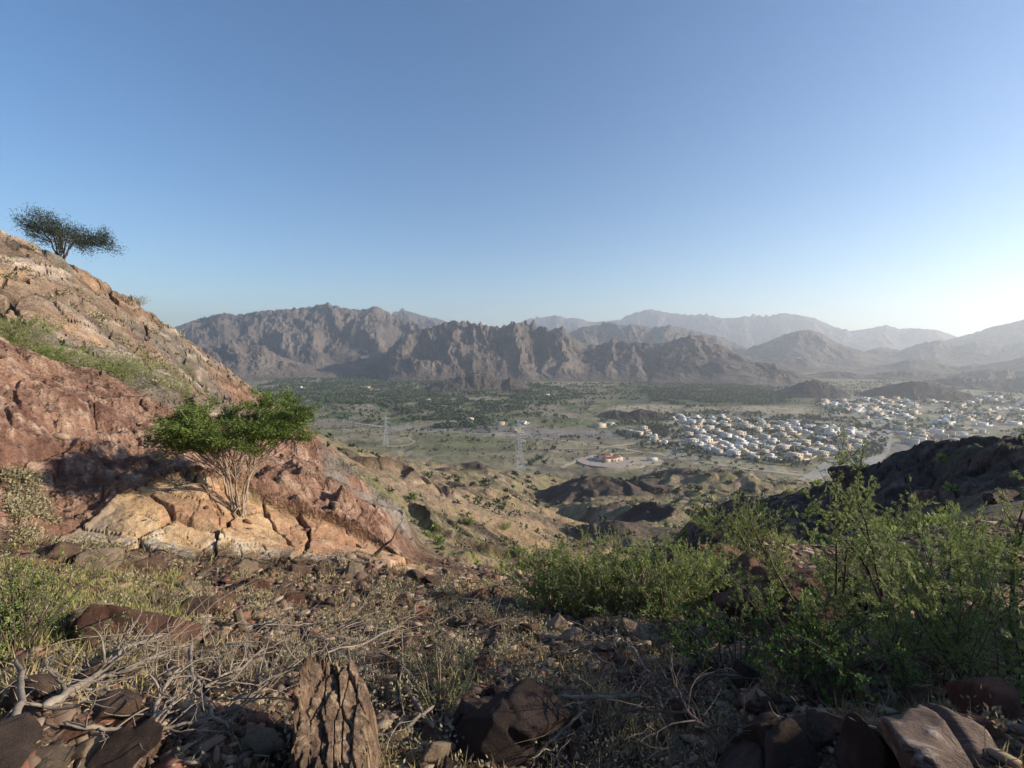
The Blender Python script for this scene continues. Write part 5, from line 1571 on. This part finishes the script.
# the mass of green bushes at the lip of the shoulder
for i, (x, y, W, H, lb) in enumerate((
    (556, 606, 1.15, .50, 'leftmost of the light green bushes at the lip of the slope'),
    (612, 612, 1.3, .60, 'broad light green bush above the bright stone cluster'),
    (664, 618, 1.1, .66, 'tallest light green bush right of the stone cluster'),
    (705, 600, .8, .50, 'light green bush beside the sunlit crest rock'),
    (640, 572, 1.6, .66, 'light green bush standing behind the front row at the lip'),
    (590, 580, 1.3, .5, 'low light green bush behind the leftmost one'))):
    bush(x, y, lb, 60 + i, W, H, M_bush, M_bark, stems=70, side=9, leaves=24, lf=.024, asp=.42, sr=.004)
bush(735, 540, 'small bright green bush at the right lip of the slope', 70, 1.6, .6, M_bush, M_bark2, stems=50, side=8, leaves=16, lf=.028, r=9.5)
# bright leafy plant low on the right
for i, (x, y, W, H, lb) in enumerate((
    (738, 668, .8, .34, 'bright green leafy plant spreading in front of the dark outcrop'),
    (800, 672, .75, .42, 'bright green leafy plant under the feathery branches'),
    (690, 648, .55, .28, 'small bright green plant at the foot of the tallest bush'),
    (838, 706, .6, .28, 'low green plant above the dark bottom boulders'))):
    bush(x, y, lb, 80 + i, W, H, M_bush2, M_bark2, stems=20, side=7, leaves=16, lf=.017, asp=.55, droop=.03)
# feathery shrub on the right: long arching shoots
bush(915, 720, 'big feathery green shrub with long arching shoots at the right', 90, 1.35, .72, M_spray, M_bark2, stems=24, side=11, leaves=13, lf=.011, asp=.38, pin=True, r=2.7, sr=.0035, lean=(-.08, .12))
bush(1015, 700, 'feathery green shrub cut off by the right edge of the view', 91, 1.2, .68, M_spray, M_bark2, stems=22, side=11, leaves=13, lf=.011, asp=.38, pin=True, r=2.9, sr=.0035)
bush(885, 640, 'low feathery green shrub in front of the dark outcrop boulders', 92, .9, .42, M_spray, M_bark2, stems=18, side=10, leaves=13, lf=.012, asp=.38, pin=True, r=3.6, sr=.0035)
bush(965, 600, 'feathery green shrub behind the big one on the right', 93, 1.5, .64, M_spray, M_bark2, stems=24, side=11, leaves=13, lf=.014, asp=.38, pin=True, r=4.6, sr=.004)
# tall single shoots against the valley
for i, (x, y, H, ln, lb) in enumerate(((838, 590, .92, (-.02, 0), 'tall upright leafy shoot rising against the pale town'), (800, 600, .72, (-.42, 0), 'thin shoot leaning left against the valley'),
                                       (880, 590, .86, (-.30, 0), 'slanting shoot crossing the dark right slope'), (1015, 600, .9, (.1, 0), 'upright shoot at the right edge'), (772, 622, .5, (0, 0), 'slender shoot standing before the dark outcrop'))):
    bush(x, y, lb, 100 + i, .22, H, M_spray, M_bark2, stems=2, side=22, leaves=9, lf=.011, asp=.4, pin=True, lean=ln, r=3.2, sr=.005, name='leafy_shoot', cat='plant')
# small plants of the near ground
bush(440, 706, 'small grey-green plant behind the shaded slab in the middle of the foreground', 110, .36, .30, M_bush, M_bark, stems=26, side=6, leaves=14, lf=.012)
bush(432, 672, 'pale dry bush behind the small green plant', 111, .35, .2, M_herb, M_dead, stems=26, side=6, leaves=9, lf=.010)
bush(12, 650, 'green shrub at the left edge in the yellow grass', 112, .9, .42, M_bush, M_bark2, stems=40, side=8, leaves=16, lf=.016, droop=.03)
bush(105, 668, 'grey dry bush in front of the flat brown slab', 113, .4, .14, M_herb, M_dead, stems=20, side=5, leaves=12, lf=.010)
bush(160, 610, 'yellowish dry bush behind the flat brown slab', 114, .35, .18, M_grass, M_dead, stems=20, side=6, leaves=12, lf=.014, asp=.2)
bush(60, 640, 'pale green tuft left of the flat brown slab', 115, .45, .18, M_grassg, M_bark2, stems=26, side=6, leaves=12, lf=.02, asp=.18)
bush(330, 700, 'grey dry bush above the splintered rock', 116, .3, .14, M_herb, M_dead, stems=30, side=8, leaves=6, lf=.009)
bush(250, 690, 'leafless grey bush right of the dead branches', 117, .5, .16, M_herb, M_dead, stems=30, side=6, leaves=2, lf=.008)
bush(470, 620, 'grey dry bush left of the light green bushes', 118, .35, .16, M_herb, M_dead, stems=30, side=8, leaves=8, lf=.012)
bush(438, 545, 'small dark green bush beyond the lip on the spur', 119, 1.4, .7, M_bush2, M_bark2, stems=30, side=8, leaves=12, lf=.06, asp=.5)
# shrubs on the left slope
for i, (x, y, W, H, rr_, lb) in enumerate(((100, 384, 2.4, .8, 18, 'grassy green bush at the left end of the strip between red and grey rock'), (135, 394, 2.4, .9, 18.4, 'grassy green bush in the middle of the strip between red and grey rock'),
                                       (165, 408, 2.0, .8, 18.8, 'grassy green bush at the right end of the strip between red and grey rock'), (4, 350, 2.0, .8, 17.6, 'green bush at the left edge above the red slope'),
                                       (45, 366, 1.5, .45, 17.6, 'low green tuft on the crest of the red slope'))):
    bush(x, y, lb, 130 + i, W, H, M_bush, M_bark, stems=90, side=6, leaves=12, lf=.075, asp=.16, r=rr_)
bush(140, 306, 'small dry bush on the skyline of the left slope', 140, 1.4, .8, M_herb, M_dead, stems=40, side=5, leaves=8, lf=.07, asp=.2)
for i, (x, y, s, lb) in enumerate(((412, 500, 1.6, 'round green bush high on the sunlit spur'), (505, 530, 1.8, 'round green bush low on the sunlit spur'), (470, 524, 1.3, 'small round bush in the middle of the spur'),
                                   (560, 552, 1.8, 'yellow-green bush at the foot of the spur'), (520, 556, 1.5, 'olive bush left of the spur foot'))):
    bush(x, y, lb, 150 + i, s * 1.3, s * .7, M_bush, M_bark2, stems=40, side=6, leaves=10, lf=.12, asp=.4)
